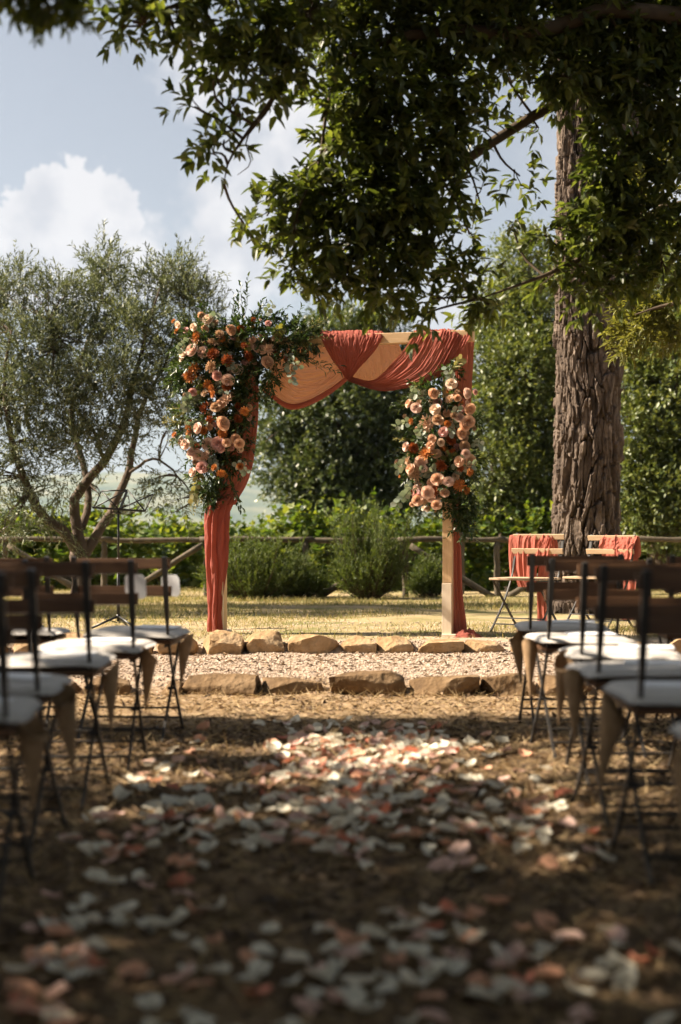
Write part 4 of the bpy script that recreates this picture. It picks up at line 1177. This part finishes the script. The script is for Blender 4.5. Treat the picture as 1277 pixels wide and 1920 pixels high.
LF = crop([(160, 235, 'cream', 8), (300, 255, 'cream', 9), (430, 185, 'cream', 11), (405, 270, 'peach', 10), (535, 320, 'tan', 11), (640, 280, 'peach', 9), (725, 275, 'rust', 10), (335, 345, 'orange', 10), (465, 390, 'tan', 10), (285, 460, 'blush', 12), (385, 480, 'blush', 11), (480, 495, 'rust', 12), (210, 505, 'cream', 9), (605, 555, 'rust', 11), (790, 515, 'rust', 11), (835, 370, 'blush', 9), (915, 360, 'tan', 10), (815, 430, 'blush', 8), (870, 445, 'blush', 8), (980, 455, 'mum_peach', 14), (970, 570, 'peach', 11), (305, 625, 'orange', 13), (270, 700, 'orange', 12), (455, 610, 'tan', 11), (695, 635, 'cream', 9), (515, 690, 'pink', 10), (610, 735, 'blush', 11), (605, 790, 'rust', 10), (430, 770, 'orange', 12), (465, 810, 'orange', 9), (295, 840, 'pink', 8), (590, 910, 'mum_peach', 13), (545, 945, 'peach', 10), (500, 975, 'tan', 11), (405, 980, 'rust', 11), (760, 1010, 'orange', 9), (805, 980, 'peach', 8), (700, 1080, 'rust', 9), (570, 1120, 'peach', 12), (445, 1085, 'rust', 9), (335, 1165, 'blush', 11), (265, 1180, 'orange', 12), (395, 1190, 'orange', 10), (570, 1210, 'orange', 11), (600, 1295, 'peach', 10), (520, 1300, 'pink', 11), (435, 1310, 'blush', 12), (550, 1345, 'pink', 10), (715, 1305, 'peach', 10), (225, 1310, 'blush', 10), (330, 1330, 'rust', 9), (300, 1390, 'blush', 11), (345, 1410, 'blush', 10), (405, 1420, 'mum_peach', 11), (380, 1515, 'pink', 13), (290, 1560, 'blush', 10), (550, 1570, 'orange', 9), (490, 1520, 'orange', 8), (720, 1510, 'orange', 8), (130, 1225, 'orange', 8), (680, 1260, 'peach', 9), (480, 860, 'orange', 7), (760, 420, 'rust', 8), (400, 850, 'tan', 9)], 300, 560, 4.8)
LF += [(519, 633, 'peach', 9), (528, 640, 'tan', 9), (535, 674, 'rust', 9), (503, 606, 'pink', 7), (492, 655, 'blush', 8), (475, 600, 'rust', 7), (548, 690, 'tan', 7)]
RF = crop([(755, 630, 'peach', 14), (875, 565, 'cream', 9), (980, 630, 'blush', 9), (865, 670, 'tan', 11), (915, 660, 'peach', 9), (640, 725, 'blush', 11), (765, 735, 'cream', 11), (1000, 735, 'peach', 10), (710, 830, 'mum_peach', 14), (785, 805, 'tan', 9), (890, 780, 'tan', 9), (930, 790, 'blush', 9), (965, 840, 'peach', 10), (990, 815, 'peach', 10), (945, 895, 'peach', 11), (820, 885, 'pink', 11), (745, 930, 'peach', 10), (805, 955, 'cream', 8), (735, 975, 'peach', 9), (870, 945, 'rust', 11), (965, 980, 'tan', 9), (620, 995, 'rust', 10), (570, 985, 'blush', 8), (705, 1030, 'orange', 12), (775, 1030, 'tan', 10), (970, 1030, 'blush', 9), (585, 1080, 'tan', 10), (670, 1085, 'blush', 11), (925, 1080, 'peach', 12), (1000, 1075, 'peach', 10), (810, 1110, 'rust', 13), (540, 1125, 'cream', 8), (600, 1130, 'peach', 9), (690, 1130, 'blush', 8), (640, 1170, 'tan', 13), (990, 1150, 'orange', 10), (935, 1130, 'rust', 9), (780, 1200, 'peach', 13), (740, 1220, 'peach', 9), (855, 1215, 'blush', 11), (930, 1240, 'orange', 12), (640, 1270, 'blush', 11), (765, 1275, 'rust', 11), (830, 1290, 'peach', 10), (715, 1290, 'blush', 11), (740, 1325, 'blush', 9), (650, 1340, 'peach', 10), (695, 1345, 'tan', 8), (775, 1370, 'peach', 11), (640, 1305, 'pink', 9), (610, 815, 'orange', 7), (720, 1400, 'tan', 7), (850, 830, 'orange', 7), (660, 690, 'tan', 8), (820, 1000, 'orange', 8), (880, 1010, 'rust', 8)], 600, 560, 3.547)
def sprig_set(L_, mb, base, a, b, off, k, ll, lw, tpl, spread=.8, n=1, jit=6, droop=0.0):
    for i in range(n):
        A = AP(a[0] + RNG.normal(0, jit * .4), a[1] + RNG.normal(0, jit * .4), off) - base
        B = AP(b[0] + RNG.normal(0, jit), b[1] + RNG.normal(0, jit), off + RNG.normal(-.03, .04)) - base
        mb.tube([A, A.lerp(B, .5) + Vector(RNG.normal(0, .01, 3)), B], [.0022, .0017, .0008], 4, False)
        L_.add(*sprays(np.array([A[:]]), np.array([(B - A)[:]]), (B - A).length, k, ll, lw, tpl, spread, droop, .08, .2))
def arrangement(name, label, base, flowers, ctr, clumps, sprigs, eucs):
    e = empty(name, base, 0, label, 'flower arrangement', 'floral arrangements tied to the arch')
    L_ = Leaves(); mb = MB(); Lf = Leaves(); mf = MB()
    for px, py, rx, rz, n, off in clumps:
        c = AP(px, py, off) - base
        p, d = clump_pts(c[:], (rx / F * AD(px), .14, rz / F * AD(px)), n, .6)
        d = nrmz(d + np.array([-.1, -.35, -.1]) + RNG.normal(0, .5, d.shape))
        L_.add(*sprays(p, d, RNG.uniform(.05, .12, n), 8, .05, .02, LANCE4, .8, .1, .2))
    for kind, a, b, n, jit in sprigs:
        if kind == 'ruscus': sprig_set(L_, mb, base, a, b, -.08, 13, .048, .017, LANCE6, .8, n, jit)
        if kind == 'filler': sprig_set(Lf, mf, base, a, b, -.10, 26, .022, .010, LANCE4, .9, n, jit)
    tag(mb.obj('stems', M['stem_green'], e, True), kind='stuff')
    L_.obj('greenery', M['ruscus_leaf'], e, True)
    if Lf.n:
        f_ = tag(mf.obj('filler_sprays', M['stem_green'], e, True), kind='stuff')
        Lf.obj('filler_leaves', M['filler_leaf'], f_, True)
    for a, b, k, mat in eucs:
        mb2 = MB(); A = AP(*a, -.16) - base; B = AP(*b, -.24) - base
        mid_ = A.lerp(B, .5) + Vector((0, -.02, .01))
        mb2.tube([A, mid_, B], [.0025, .002, .001], 5, False)
        s = mb2.obj('eucalyptus_sprig', M['stem_green'], e, True)
        d_ = (B - A); t = np.linspace(.1, 1, k)
        pos = np.array([(A + d_ * x)[:] for x in t])
        sd_ = nrmz(np.cross(np.array(d_[:]), np.array([0, 1, 0.2])))[None] * np.where(np.arange(k) % 2, 1, -1)[:, None]
        ld = nrmz(np.array(d_.normalized()[:])[None] * .6 + sd_ + RNG.normal(0, .25, (k, 3)))
        V, T = leaves(pos, ld, np.array([0, -1, .3])[None] + RNG.normal(0, .4, (k, 3)), RNG.uniform(.038, .055, k), RNG.uniform(.032, .044, k), ROUND)
        mesh_obj('leaves', tri_mesh('leaves', V, T), M[mat], s)
    for px, py, kind, rr in flowers:
        flower(e, base, px, py, kind, rr * 1.0, -.19 - .08 * (1 - min(1, abs(px - ctr) / 80.0)) + RNG.normal(0, .02), ctr)
    for px, py, kind, rr in flowers:               # smaller blooms and buds tucked between
        for _ in range(int(RNG.integers(1, 3))):
            a = RNG.uniform(0, 6.28); q = RNG.uniform(9, 17)
            kd = ('cream', 'blush', 'peach', 'tan', 'rust', 'orange', 'pink')[int(RNG.integers(0, 7))]
            flower(e, base, px + q * math.cos(a), py + q * math.sin(a), kd, rr * RNG.uniform(.45, .75), -.13 + RNG.normal(0, .02), ctr)
    return e
lfb = AP(410, 760)
arrangement('floral_arrangement', 'large cascade of peach and rust flowers over the arch corner by the olive tree', lfb, LF, 405,
    [(400, 640, 62, 38, 190, -.06), (470, 635, 60, 40, 190, -.06), (535, 640, 50, 36, 130, -.05), (575, 630, 25, 24, 40, -.04), (380, 700, 50, 45, 150, -.06), (430, 700, 45, 45, 130, -.06), (395, 770, 55, 45, 150, -.06), (445, 770, 28, 40, 90, -.04), (450, 715, 30, 35, 80, -.05), (440, 840, 26, 40, 60, -.04), (400, 840, 50, 45, 120, -.06), (395, 890, 36, 40, 90, -.07), (400, 925, 25, 20, 40, -.07), (350, 690, 25, 50, 60, -.05), (348, 780, 22, 45, 40, -.05), (500, 690, 35, 35, 80, -.05)],
    [('ruscus', (440, 610), (442, 545), 3, 8), ('ruscus', (455, 605), (470, 530), 3, 8), ('ruscus', (470, 605), (500, 575), 3, 10), ('ruscus', (490, 605), (540, 580), 3, 10), ('ruscus', (400, 610), (395, 580), 3, 10), ('ruscus', (360, 620), (335, 600), 3, 8), ('ruscus', (350, 650), (322, 660), 4, 10), ('ruscus', (350, 700), (325, 720), 3, 10),
     ('ruscus', (545, 660), (630, 698), 4, 8), ('ruscus', (540, 640), (600, 615), 5, 10), ('ruscus', (500, 700), (510, 740), 4, 10), ('ruscus', (470, 730), (505, 755), 3, 8), ('ruscus', (425, 880), (452, 955), 3, 5), ('ruscus', (390, 900), (400, 940), 4, 10), ('ruscus', (345, 800), (318, 830), 3, 9), ('ruscus', (540, 620), (560, 590), 4, 10), ('ruscus', (430, 780), (470, 790), 3, 12), ('ruscus', (420, 850), (455, 870), 3, 10),
     ('filler', (350, 770), (318, 765), 7, 12), ('filler', (350, 800), (315, 795), 7, 12), ('filler', (355, 820), (325, 840), 4, 10), ('filler', (560, 625), (604, 608), 8, 10), ('filler', (560, 640), (600, 635), 5, 10), ('filler', (372, 900), (366, 955), 6, 8), ('filler', (380, 900), (385, 945), 4, 8)],
    [((385, 615), (405, 590), 9, 'euc_leaf'), ((425, 655), (432, 690), 10, 'euc_leaf'), ((440, 640), (465, 650), 9, 'lime_leaf'), ((540, 665), (548, 715), 12, 'euc_leaf'), ((535, 660), (560, 690), 8, 'euc_leaf'), ((380, 735), (345, 765), 14, 'euc_leaf'), ((375, 760), (350, 745), 10, 'euc_leaf'), ((380, 790), (350, 800), 12, 'euc_leaf'), ((385, 780), (362, 812), 11, 'euc_leaf'), ((375, 840), (350, 825), 8, 'euc_leaf'), ((360, 715), (378, 735), 6, 'lime_leaf'), ((355, 640), (335, 655), 8, 'euc_leaf'), ((395, 850), (402, 880), 9, 'euc_leaf'), ((440, 865), (462, 885), 8, 'euc_leaf'), ((375, 880), (362, 940), 13, 'filler_leaf'), ((405, 700), (420, 735), 8, 'euc_leaf'), ((510, 625), (530, 615), 7, 'lime_leaf'), ((495, 590), (512, 570), 6, 'euc_leaf')])
rfb = AP(825, 830)
arrangement('floral_arrangement', 'upright cluster of peach and rust flowers on the half-bare arch post', rfb, RF, 828,
    [(820, 740, 48, 36, 110, -.04), (830, 800, 52, 42, 140, -.05), (825, 860, 55, 42, 140, -.05), (830, 915, 50, 40, 120, -.05), (870, 850, 30, 70, 100, -.02), (780, 850, 28, 60, 80, -.02), (860, 950, 28, 34, 90, -.02), (845, 700, 18, 20, 26, -.04), (870, 985, 15, 22, 30, 0.0)],
    [('ruscus', (790, 760), (745, 765), 3, 10), ('ruscus', (780, 800), (740, 805), 3, 10), ('ruscus', (775, 870), (748, 880), 3, 8), ('ruscus', (880, 780), (905, 790), 3, 10), ('ruscus', (880, 860), (905, 870), 4, 10), ('ruscus', (860, 950), (875, 1005), 5, 8), ('ruscus', (880, 920), (895, 960), 4, 8), ('ruscus', (845, 710), (850, 680), 3, 6), ('filler', (800, 735), (775, 725), 4, 8), ('filler', (770, 820), (752, 830), 4, 8), ('filler', (845, 700), (862, 675), 3, 6)],
    [((800, 745), (772, 735), 9, 'euc_leaf'), ((850, 720), (838, 690), 8, 'euc_leaf'), ((850, 790), (858, 765), 7, 'euc_leaf'), ((862, 790), (845, 810), 6, 'euc_leaf'), ((800, 830), (785, 805), 9, 'euc_leaf'), ((805, 885), (815, 880), 8, 'euc_leaf'), ((820, 890), (788, 885), 9, 'euc_leaf'), ((850, 885), (870, 860), 10, 'euc_leaf'), ((855, 880), (888, 872), 8, 'euc_leaf'), ((775, 900), (742, 950), 12, 'euc_leaf'), ((780, 910), (755, 935), 9, 'euc_leaf'), ((770, 790), (742, 800), 7, 'euc_leaf'), ((885, 830), (905, 835), 7, 'euc_leaf'), ((835, 865), (845, 850), 5, 'lime_leaf'), ((850, 690), (866, 672), 6, 'filler_leaf'), ((765, 860), (745, 880), 8, 'euc_leaf')])

# ------------------------------------------------------------------ folding chairs (face +y in their own frame)
_CM = {}
def flatbar(mb, pts, w, t, tt=None):
    """flat iron bar in the chair's side plane: w along the plane, t across (x)"""
    pts = [Vector(p) for p in pts]
    b = len(mb.v)
    for i, p in enumerate(pts):
        d = (pts[min(i + 1, len(pts) - 1)] - pts[max(i - 1, 0)]).normalized()
        nn = Vector((0, -d.z, d.y))
        for sx, sn in ((-1, -1), (1, -1), (1, 1), (-1, 1)):
            mb.v.append(tuple(p + Vector((sx * (tt[i] if tt else t) / 2, 0, 0)) + nn * (sn * w / 2)))
    for i in range(len(pts) - 1):
        for k in range(4):
            k2 = (k + 1) % 4
            mb.f.append((b + i * 4 + k, b + i * 4 + k2, b + (i + 1) * 4 + k2, b + (i + 1) * 4 + k))
    mb.f.append((b + 3, b + 2, b + 1, b)); e = b + (len(pts) - 1) * 4
    mb.f.append((e, e + 1, e + 2, e + 3))
    return mb
def chair_parts():
    up = spline([(0, -.26, .815), (0, -.215, .62), (0, -.165, .45), (0, -.02, .235), (0, .20, 0)], 16)
    lg = [(0, .175, .425), (0, -.05, .2), (0, -.25, 0)]
    W = .20
    out = []
    for s in (-1, 1):
        mb = MB(); flatbar(mb, [(s * W, p.y, p.z) for p in up], .016, .007, [.021 if p.z > .6 else (.010 + .011 * max(0, (p.z - .5) / .1)) for p in up]); out.append(('upright', mb, 'iron'))
        mb = MB(); flatbar(mb, [(s * (W - .014), p[1], p[2]) for p in lg], .018, .010); out.append(('leg', mb, 'iron'))
        mb = MB(); mb.tube([(s * (W - .03), -.032, .222), (s * (W + .008), -.032, .222)], .008, 8); out.append(('pivot', mb, 'iron'))
    for y, z, w in ((.135, .07, W), (-.195, .06, W - .014), (.10, .118, W)):
        mb = MB(); mb.tube([(-w, y, z), (w, y, z)], .0055, 6); out.append(('crossbar', mb, 'iron'))
    for i in range(6):
        y = -.165 + i * .066
        mb = MB(); mb.box((0, y, .44), (.43, .055, .018), bev=.003); out.append(('seat_slat', mb, 'slat'))
    for s in (-1, 1):
        mb = MB(); mb.box((s * (W - .012), 0, .425), (.008, .36, .016)); out.append(('seat_rail', mb, 'iron'))
    for z, y in ((.785, -.238), (.665, -.212)):
        mb = MB(); mb.box((0, y + .004, z), (.445, .016, .046), Euler((R(-13), 0, 0)), .004); out.append(('back_slat', mb, 'slat'))
        for s in (-1, 1):
            for dz in (-.012, .012):
                mb = MB(); mb.tube([(s * W, y - .020 - dz * .23, z + dz), (s * W, y - .012 - dz * .23, z + dz)], .006, 8); out.append(('bolt', mb, 'steel'))
    return [(n, mb.mesh(n), m) for n, mb, m in out]
_parts = chair_parts()
def chair(loc, rz, label, group, light=False):
    e = empty('folding_chair', loc, rz, label, 'chair', group)
    for n, me, m in _parts:
        mat = M['light_slat' if light else 'slat_wood'] if m == 'slat' else M[m]
        if len(me.materials) == 0: me.materials.append(mat)
        o = link(bpy.data.objects.new(n, me), e)
        o.material_slots[0].link = 'OBJECT'
        o.material_slots[0].material = mat
    return e
def cushion_mesh(seed):
    nx, ny = 34, 30
    u = np.linspace(-1, 1, nx)[:, None]; v = np.linspace(-1, 1, ny)[None]
    w, d = .214, .192
    e = np.clip((np.abs(u) ** 9 + np.abs(v) ** 9), 0, 1)
    th = .023 * (1 - e) ** .5 + .003
    n1 = (fbm(u * 2 + seed, v * 2, 1.0, 3) - .5) * .012
    dr = -.003 * np.abs(u) ** 6 - .004 * np.clip(-v, 0, 1) ** 8
    X = u * w * (1 - .06 * np.abs(v) ** 9) + 0 * v; Y = v * d * (1 - .06 * np.abs(u) ** 9) + 0 * u
    top = np.stack([X, Y, .012 + th * .9 + n1 + dr], -1); bot = np.stack([X, Y, .018 - th * .45 + n1 * .2 + dr], -1)
    bot[..., 2] = np.maximum(bot[..., 2], -.004)
    V = np.concatenate([top.reshape(-1, 3), bot.reshape(-1, 3)])
    f = grid_faces(nx, ny); g = f[:, ::-1] + nx * ny
    side = []
    idx = np.arange(nx * ny).reshape(nx, ny)
    loop = list(idx[:, 0]) + list(idx[-1, 1:]) + list(idx[-2::-1, -1]) + list(idx[0, -2:0:-1])
    for a, b in zip(loop, loop[1:] + loop[:1]): side.append((a, a + nx * ny, b + nx * ny, b))
    return tri_mesh('seat_cushion', V, np.concatenate([f, g, np.array(side)]), True)
cush = [cushion_mesh(s) for s in (1, 5, 9)]
def program_mesh():
    mb = MB()
    mb.box((0, 0, .0015), (.11, .20, .003)); mb.box((.003, .002, .0055), (.108, .196, .003), Euler((0, R(-1.6), R(1.5))))
    return mb.mesh('program')
prog = program_mesh()
def cone_mesh(L, r):
    nth, nz_ = 40, 12
    V = []
    for i in range(nth):
        a = i / (nth - 1) * 2 * math.pi * 1.12
        for j in range(nz_):
            t = j / (nz_ - 1)
            rr = r * (1 - t) * (1 - .05 * i / nth) + .0015
            top = (.22 * L * (math.cos(a - .5) * .5 + .5) if j == 0 else 0)
            zz = -L * t
            if j == 0: zz += .16 * L * math.cos(a - 2.4)
            V.append((rr * math.cos(a), rr * math.sin(a) * .85, zz))
    return tri_mesh('paper_cone', np.array(V), grid_faces(nth, nz_), True)
cones = [cone_mesh(.215, .037), cone_mesh(.24, .041)]
ORD = ['front', 'second', 'third', 'fourth', 'fifth', 'sixth']
CG = 'folding chairs set out in rows along the aisle'
def guest(side, row, X, Y, rz, aisle=True, cone=0, prg=True, dx=0.0):
    where = 'music stand side' if side < 0 else 'pine tree side'
    seat = 'aisle' if aisle else 'outer'
    Z = gzf(X, Y) - .004
    c = chair((X, Y, Z), rz, f'dark slatted folding chair, {seat} seat of the {ORD[row]} row, {where}', CG)
    q = bpy.data.objects.new('seat_cushion', cush[int(RNG.integers(0, 3))])
    if not q.data.materials: q.data.materials.append(M['cushion'])
    link(q)
    q.location = (X - side * .03 + dx, Y - .012, Z + .453); q.rotation_euler = (RNG.normal(0, .01), RNG.normal(0, .015), rz + RNG.normal(0, .05))
    tag(q, f'white pad on the {seat} chair of the {ORD[row]} row, {where}', 'cushion', 'white pads on the guest chairs')
    if prg:
        p_ = bpy.data.objects.new('folded_program', prog)
        if not prog.materials: prog.materials.append(M['paper'])
        link(p_)
        p_.location = (X - side * .03 + .05 + RNG.normal(0, .03), Y + .0 + RNG.normal(0, .015), Z + .453 + .036)
        p_.rotation_euler = (0, 0, rz + R(78) + RNG.normal(0, .12))
        tag(p_, f'folded paper programme on the {seat} pad of the {ORD[row]} row, {where}', 'paper', 'programmes laid on the pads')
    if aisle and cone is not None:
        k = bpy.data.objects.new('paper_cone', cones[cone])
        if not k.data.materials: k.data.materials.append(M['kraft'])
        link(k)
        k.location = (X - side * (.20 + .052), Y - .09, Z + .445)
        k.rotation_euler = (R(4) + RNG.normal(0, .05), side * R(7) + RNG.normal(0, .06), RNG.uniform(0, 6.28))
        tag(k, f'brown kraft paper cone hung on the aisle chair of the {ORD[row]} row, {where}', 'paper cone', 'kraft paper cones along the aisle')
    return c
LR = [(-.745, 6.2), (-.80, 5.42), (-.835, 4.68), (-.85, 3.95), (-.79, 3.25)]
for i, (sx, D) in enumerate(LR):
    guest(-1, i, sx - .2, D + .24, R(RNG.normal(0, 2)), True, i % 2)
guest(-1, 0, -1.49, 6.45, R(2), False)
RR = [(.867, 6.45), (.845, 5.8), (.88, 5.12), (.80, 4.4), (.79, 3.68), (.80, 2.92)]
for i, (sx, D) in enumerate(RR):
    guest(1, i, sx + .2, D + .24, R(RNG.normal(0, 2)), True, (i + 1) % 2)
guest(1, 0, 1.72, 6.7, R(-3), False)
# white name tags hung on two chair backs
for (px, py, D, row) in ((320, 1098, 6.225, 0), (254, 1100, 5.445, 1)):
    mb = MB()
    w, h, r = .092, .095, .022
    out = []
    for cx_, cz_, a0 in ((w / 2 - r, h / 2 - r, 0), (-w / 2 + r, h / 2 - r, 90), (-w / 2 + r, -h / 2 + r, 180), (w / 2 - r, -h / 2 + r, 270)):
        for k in range(6):
            a = R(a0 + k * 18); out.append((cx_ + r * math.cos(a), cz_ + r * math.sin(a)))
    n = len(out)
    mb.v = [(a, -.0015, b) for a, b in out] + [(a, .0015, b) for a, b in out]
    mb.f = [tuple(range(n)), tuple(reversed(range(n, 2 * n)))] + [(i, n + i, n + (i + 1) % n, (i + 1) % n) for i in range(n)]
    o = mb.obj('paper_tag', M['paper'])
    o.location = PX(px, py, D + .03); o.rotation_euler = (R(8), 0, R(-24))
    tag(o, f'white rounded paper tag on the aisle chair back, {ORD[row]} row, music stand side', 'tag', 'white tags on chair backs')

# ------------------------------------------------------------------ couple's chairs draped with coral cloth
def draped_chair(px, py, D, rz, label, lab2, sides, seed):
    X = (px - 638.5) / F * D
    base = Vector((X, D, gzf(X, D) - .004))
    c = chair(base, rz, label, 'pale wooden chairs of the couple beside the arch', True)
    c.scale = (1, 1, .94)
    e = empty('coral_cloth', base, rz, lab2, 'cloth', 'coral cloths on the chairs of the couple')
    e.scale = (1, 1, .94)
    def sheet(u0, u1, front, back, nf, sd_, sway=0.0):
        """a length of cloth over the back slats: hangs front to z=front, behind to z=back"""
        ln = []
        for x in np.linspace(u0, u1, 4):
            k = (x - u0) / (u1 - u0) - .5
            ln.append([Vector((x * .9 + sway * .4, -.19, front)), Vector((x * .96 + sway * .3, -.198, (front + .77) / 2)), Vector((x, -.208, .765)), Vector((x, -.236, .806)), Vector((x, -.285, .785)), Vector((x * .97 + k * .03, -.285, .64)), Vector((x * .85 + sway, -.272 - .02 * abs(k), (back + .64) / 2)), Vector((x * .75 + sway, -.30, back))])
        cloth('fold', ln, M['coral_cloth'], e, Vector((0, 0, 0)), nu=80, nv=150, amp=.010, nf=nf * .6, seed=sd_, crinkle=.006, lobe=True)
    for q in sides: sheet(*q)
    return c
draped_chair(985, 1200, 11.0, R(146), 'pale wooden folding chair with coral cloth, nearer the flower-decked arch', 'coral gauze cloth thrown over the chair nearer the arch', [(.02, .25, .42, .36, 5, 1, .02), (-.13, -.01, .62, .06, 4, 2, .05)], 1)
draped_chair(1120, 1190, 11.7, R(140), 'pale wooden folding chair with coral cloth before the pine trunk', 'coral gauze cloth thrown over the chair before the pine', [(-.24, .10, .69, .52, 6, 3, .0), (-.22, -.04, .60, .06, 4, 4, -.02)], 2)

# ------------------------------------------------------------------ music stand
ms = PX(222, 1182, 11.6); ms.z = gzf(ms.x, 11.6)
stand = empty('music_stand', ms, 0, 'black folding wire music stand on a tripod before the olive tree', 'music stand')
def mz(py): return CAM_H + (HZ - py) / F * 11.6 - ms.z
def mx_(px): return (px - 222) / F * 11.6
MB().tube([(0, 0, .06), (0, 0, mz(1050))], .013, 8).obj('lower_pole', M['black_metal'], stand, True)
MB().tube([(0, 0, mz(1055)), (0, 0, mz(957))], .009, 8).obj('upper_pole', M['black_metal'], stand, True)
MB().tube([(0, 0, mz(1056)), (0, 0, mz(1046))], .013, 8).obj('clamp', M['black_metal'], stand, True)
MB().tube([(-.02, -.005, mz(962)), (.02, -.005, mz(962))], .008, 8).obj('wing_nut', M['black_metal'], stand, True)
MB().tube([(0, 0, mz(1160)), (0, 0, mz(1152))], .016, 8).obj('collar', M['black_metal'], stand, True)
for a in (200, 320, 80):
    d = Vector((math.cos(R(a)), math.sin(R(a)), 0))
    mb = MB(); mb.tube([d * .01 + Vector((0, 0, mz(1156))), d * .22 + Vector((0, 0, .012))], .010, 6); mb.obj('leg', M['black_metal'], stand, True)
    mb = MB(); mb.tube([d * .115 + Vector((0, 0, .085)), Vector((0, 0, .05)) + d * .008], .004, 6); mb.obj('strut', M['black_metal'], stand, True)
mb = MB(); mb.box((mx_(223), 0, mz(955)), (mx_(272) - mx_(174), .05, .016), Euler((0, R(4), 0))); mb.obj('ledge', M['black_metal'], stand)
zl, zr = mz(952), mz(958)
def rod(a, b, r=.006): MB().tube([a, b], r, 6).obj('desk_rod', M['black_metal'], stand, True)
A_, B_, C_, D_ = (mx_(176), 0, zl), (mx_(272), 0, zr), (mx_(186), .10, mz(920)), (mx_(284), .10, mz(926))
Ct = (mx_(236), .10, mz(918))
rod(A_, C_); rod(B_, D_); rod(C_, Ct); rod(A_, Ct); rod(C_, (0, .02, mz(955))); rod(Ct, B_); rod((0, .02, mz(955)), D_)
mb = MB(); mb.box((mx_(230), .055, mz(937)), (.02, .012, .165), Euler((R(-28), R(16), 0))); mb.obj('spine', M['black_metal'], stand)

# ------------------------------------------------------------------ petals
def petal_mesh(seed):
    rs = np.random.default_rng(seed)
    nu, nv = 6, 6
    V = []
    cu, cv = rs.uniform(.15, .9), rs.uniform(-.35, .7)
    tw, ru, asy = rs.uniform(-.6, .6), rs.uniform(.03, .10), rs.uniform(-.25, .25)
    for i in range(nu):
        t = i / (nu - 1)
        w = .5 * math.sin(math.pi * min(1, t * .80 + .14)) ** .65
        for j in range(nv):
            s = j / (nv - 1) * 2 - 1
            V.append(((t - .5) * (1 + .08 * s * asy * 4), w * s * rs.uniform(.8, 1.0) + asy * t * .4, .30 * cu * (s * s * w * 2) + cv * (t - .4) ** 2 + tw * s * (t - .5) * .5 + ru * math.sin(s * 5 + t * 4 + seed) * t + rs.normal(0, .02)))
    V = np.array(V); V[:, 2] -= V[:, 2].min()
    return tri_mesh('rose_petal', V, grid_faces(nu, nv), True)
pm = [petal_mesh(s) for s in range(8)]
def petal_spots(n):
    out = []
    while len(out) < n:
        t = RNG.uniform()
        y = 2.35 + (6.9 - 2.35) * t ** .75
        lim = .80 - .10 * max(0, (y - 5.5))
        x = RNG.normal(.03, .42) if y > 3.7 else RNG.uniform(-.72, .74)
        if abs(x) > lim: continue
        if y > 6.3 and RNG.uniform() < .75: continue
        den = fbm(x * 2.2 + 3, y * 1.1, 5.0, 2)
        if RNG.uniform() > 2.6 * (den - .22): continue
        out.append((x, y))
    return out
kinds = ['white'] * 60 + ['blushp'] * 19 + ['peachp'] * 15 + ['coralp'] * 6
PL = {'white': ('pale white rose petal strewn on the aisle', 'white'), 'blushp': ('pale pink rose petal strewn on the aisle', 'pink'), 'peachp': ('peach rose petal strewn on the aisle', 'peach'), 'coralp': ('deep coral rose petal strewn on the aisle', 'coral')}
sp = sorted(petal_spots(820), key=lambda p: p[1])
rest = {k: Leaves() for k in PL}
for me in pm: me.materials.append(M['petal_white'])
for i, (x, y) in enumerate(sp):
    kd = kinds[int(RNG.integers(0, 100))]
    s = RNG.uniform(.042, .072)
    rot = Euler((RNG.normal(0, .26), RNG.normal(0, .26), RNG.uniform(0, 6.28)))
    me = pm[int(RNG.integers(0, 8))]
    z = gzf(x, y) + .006
    if i < 300:
        o = link(bpy.data.objects.new('rose_petal', me))
        o.material_slots[0].link = 'OBJECT'; o.material_slots[0].material = M['petal_' + kd]
        o.location = (x, y, z); o.rotation_euler = rot; o.scale = (s, s * RNG.uniform(.8, 1.1), s * 1.1)
        tag(o, PL[kd][0], 'petal', PL[kd][1] + ' petals strewn along the aisle')
    else:
        V = np.array([v.co[:] for v in me.vertices]) * s
        V = V @ np.array(rot.to_matrix()).T + np.array([x, y, z])
        q = grid_faces(6, 6)
        rest[kd].add(V, np.concatenate([q[:, [0, 1, 2]], q[:, [0, 2, 3]]]))
names = {'white': 'far carpet of white rose petals towards the stone step', 'blushp': 'far scatter of pale pink rose petals towards the stone step', 'peachp': 'far scatter of peach rose petals towards the stone step', 'coralp': 'few deep coral rose petals scattered towards the stone step'}
for kd, L_ in rest.items():
    if L_.n:
        o = L_.obj('petal_scatter', M['petal_' + kd]); tag(o, names[kd], 'petals', kind='stuff')

# ------------------------------------------------------------------ air over the valley
hb = MB().box((300, 4350, 40), (13000, 9700, 240))
haze = hb.obj('haze', None)
hm = bpy.data.materials.new('haze'); hm.use_nodes = True
hn, hl = hm.node_tree.nodes, hm.node_tree.links
hn.clear()
ho = hn.new('ShaderNodeOutputMaterial'); hv = hn.new('ShaderNodeVolumePrincipled')
hv.inputs['Color'].default_value = (.62, .78, 1.0, 1)
hv.inputs['Density'].default_value = 1.3e-4
hv.inputs['Anisotropy'].default_value = 0.2
hl.new(hv.outputs[0], ho.inputs['Volume'])
haze.data.materials.append(hm)
tag(haze, 'thin pale summer haze over the valley and far hills', 'haze', kind='stuff')
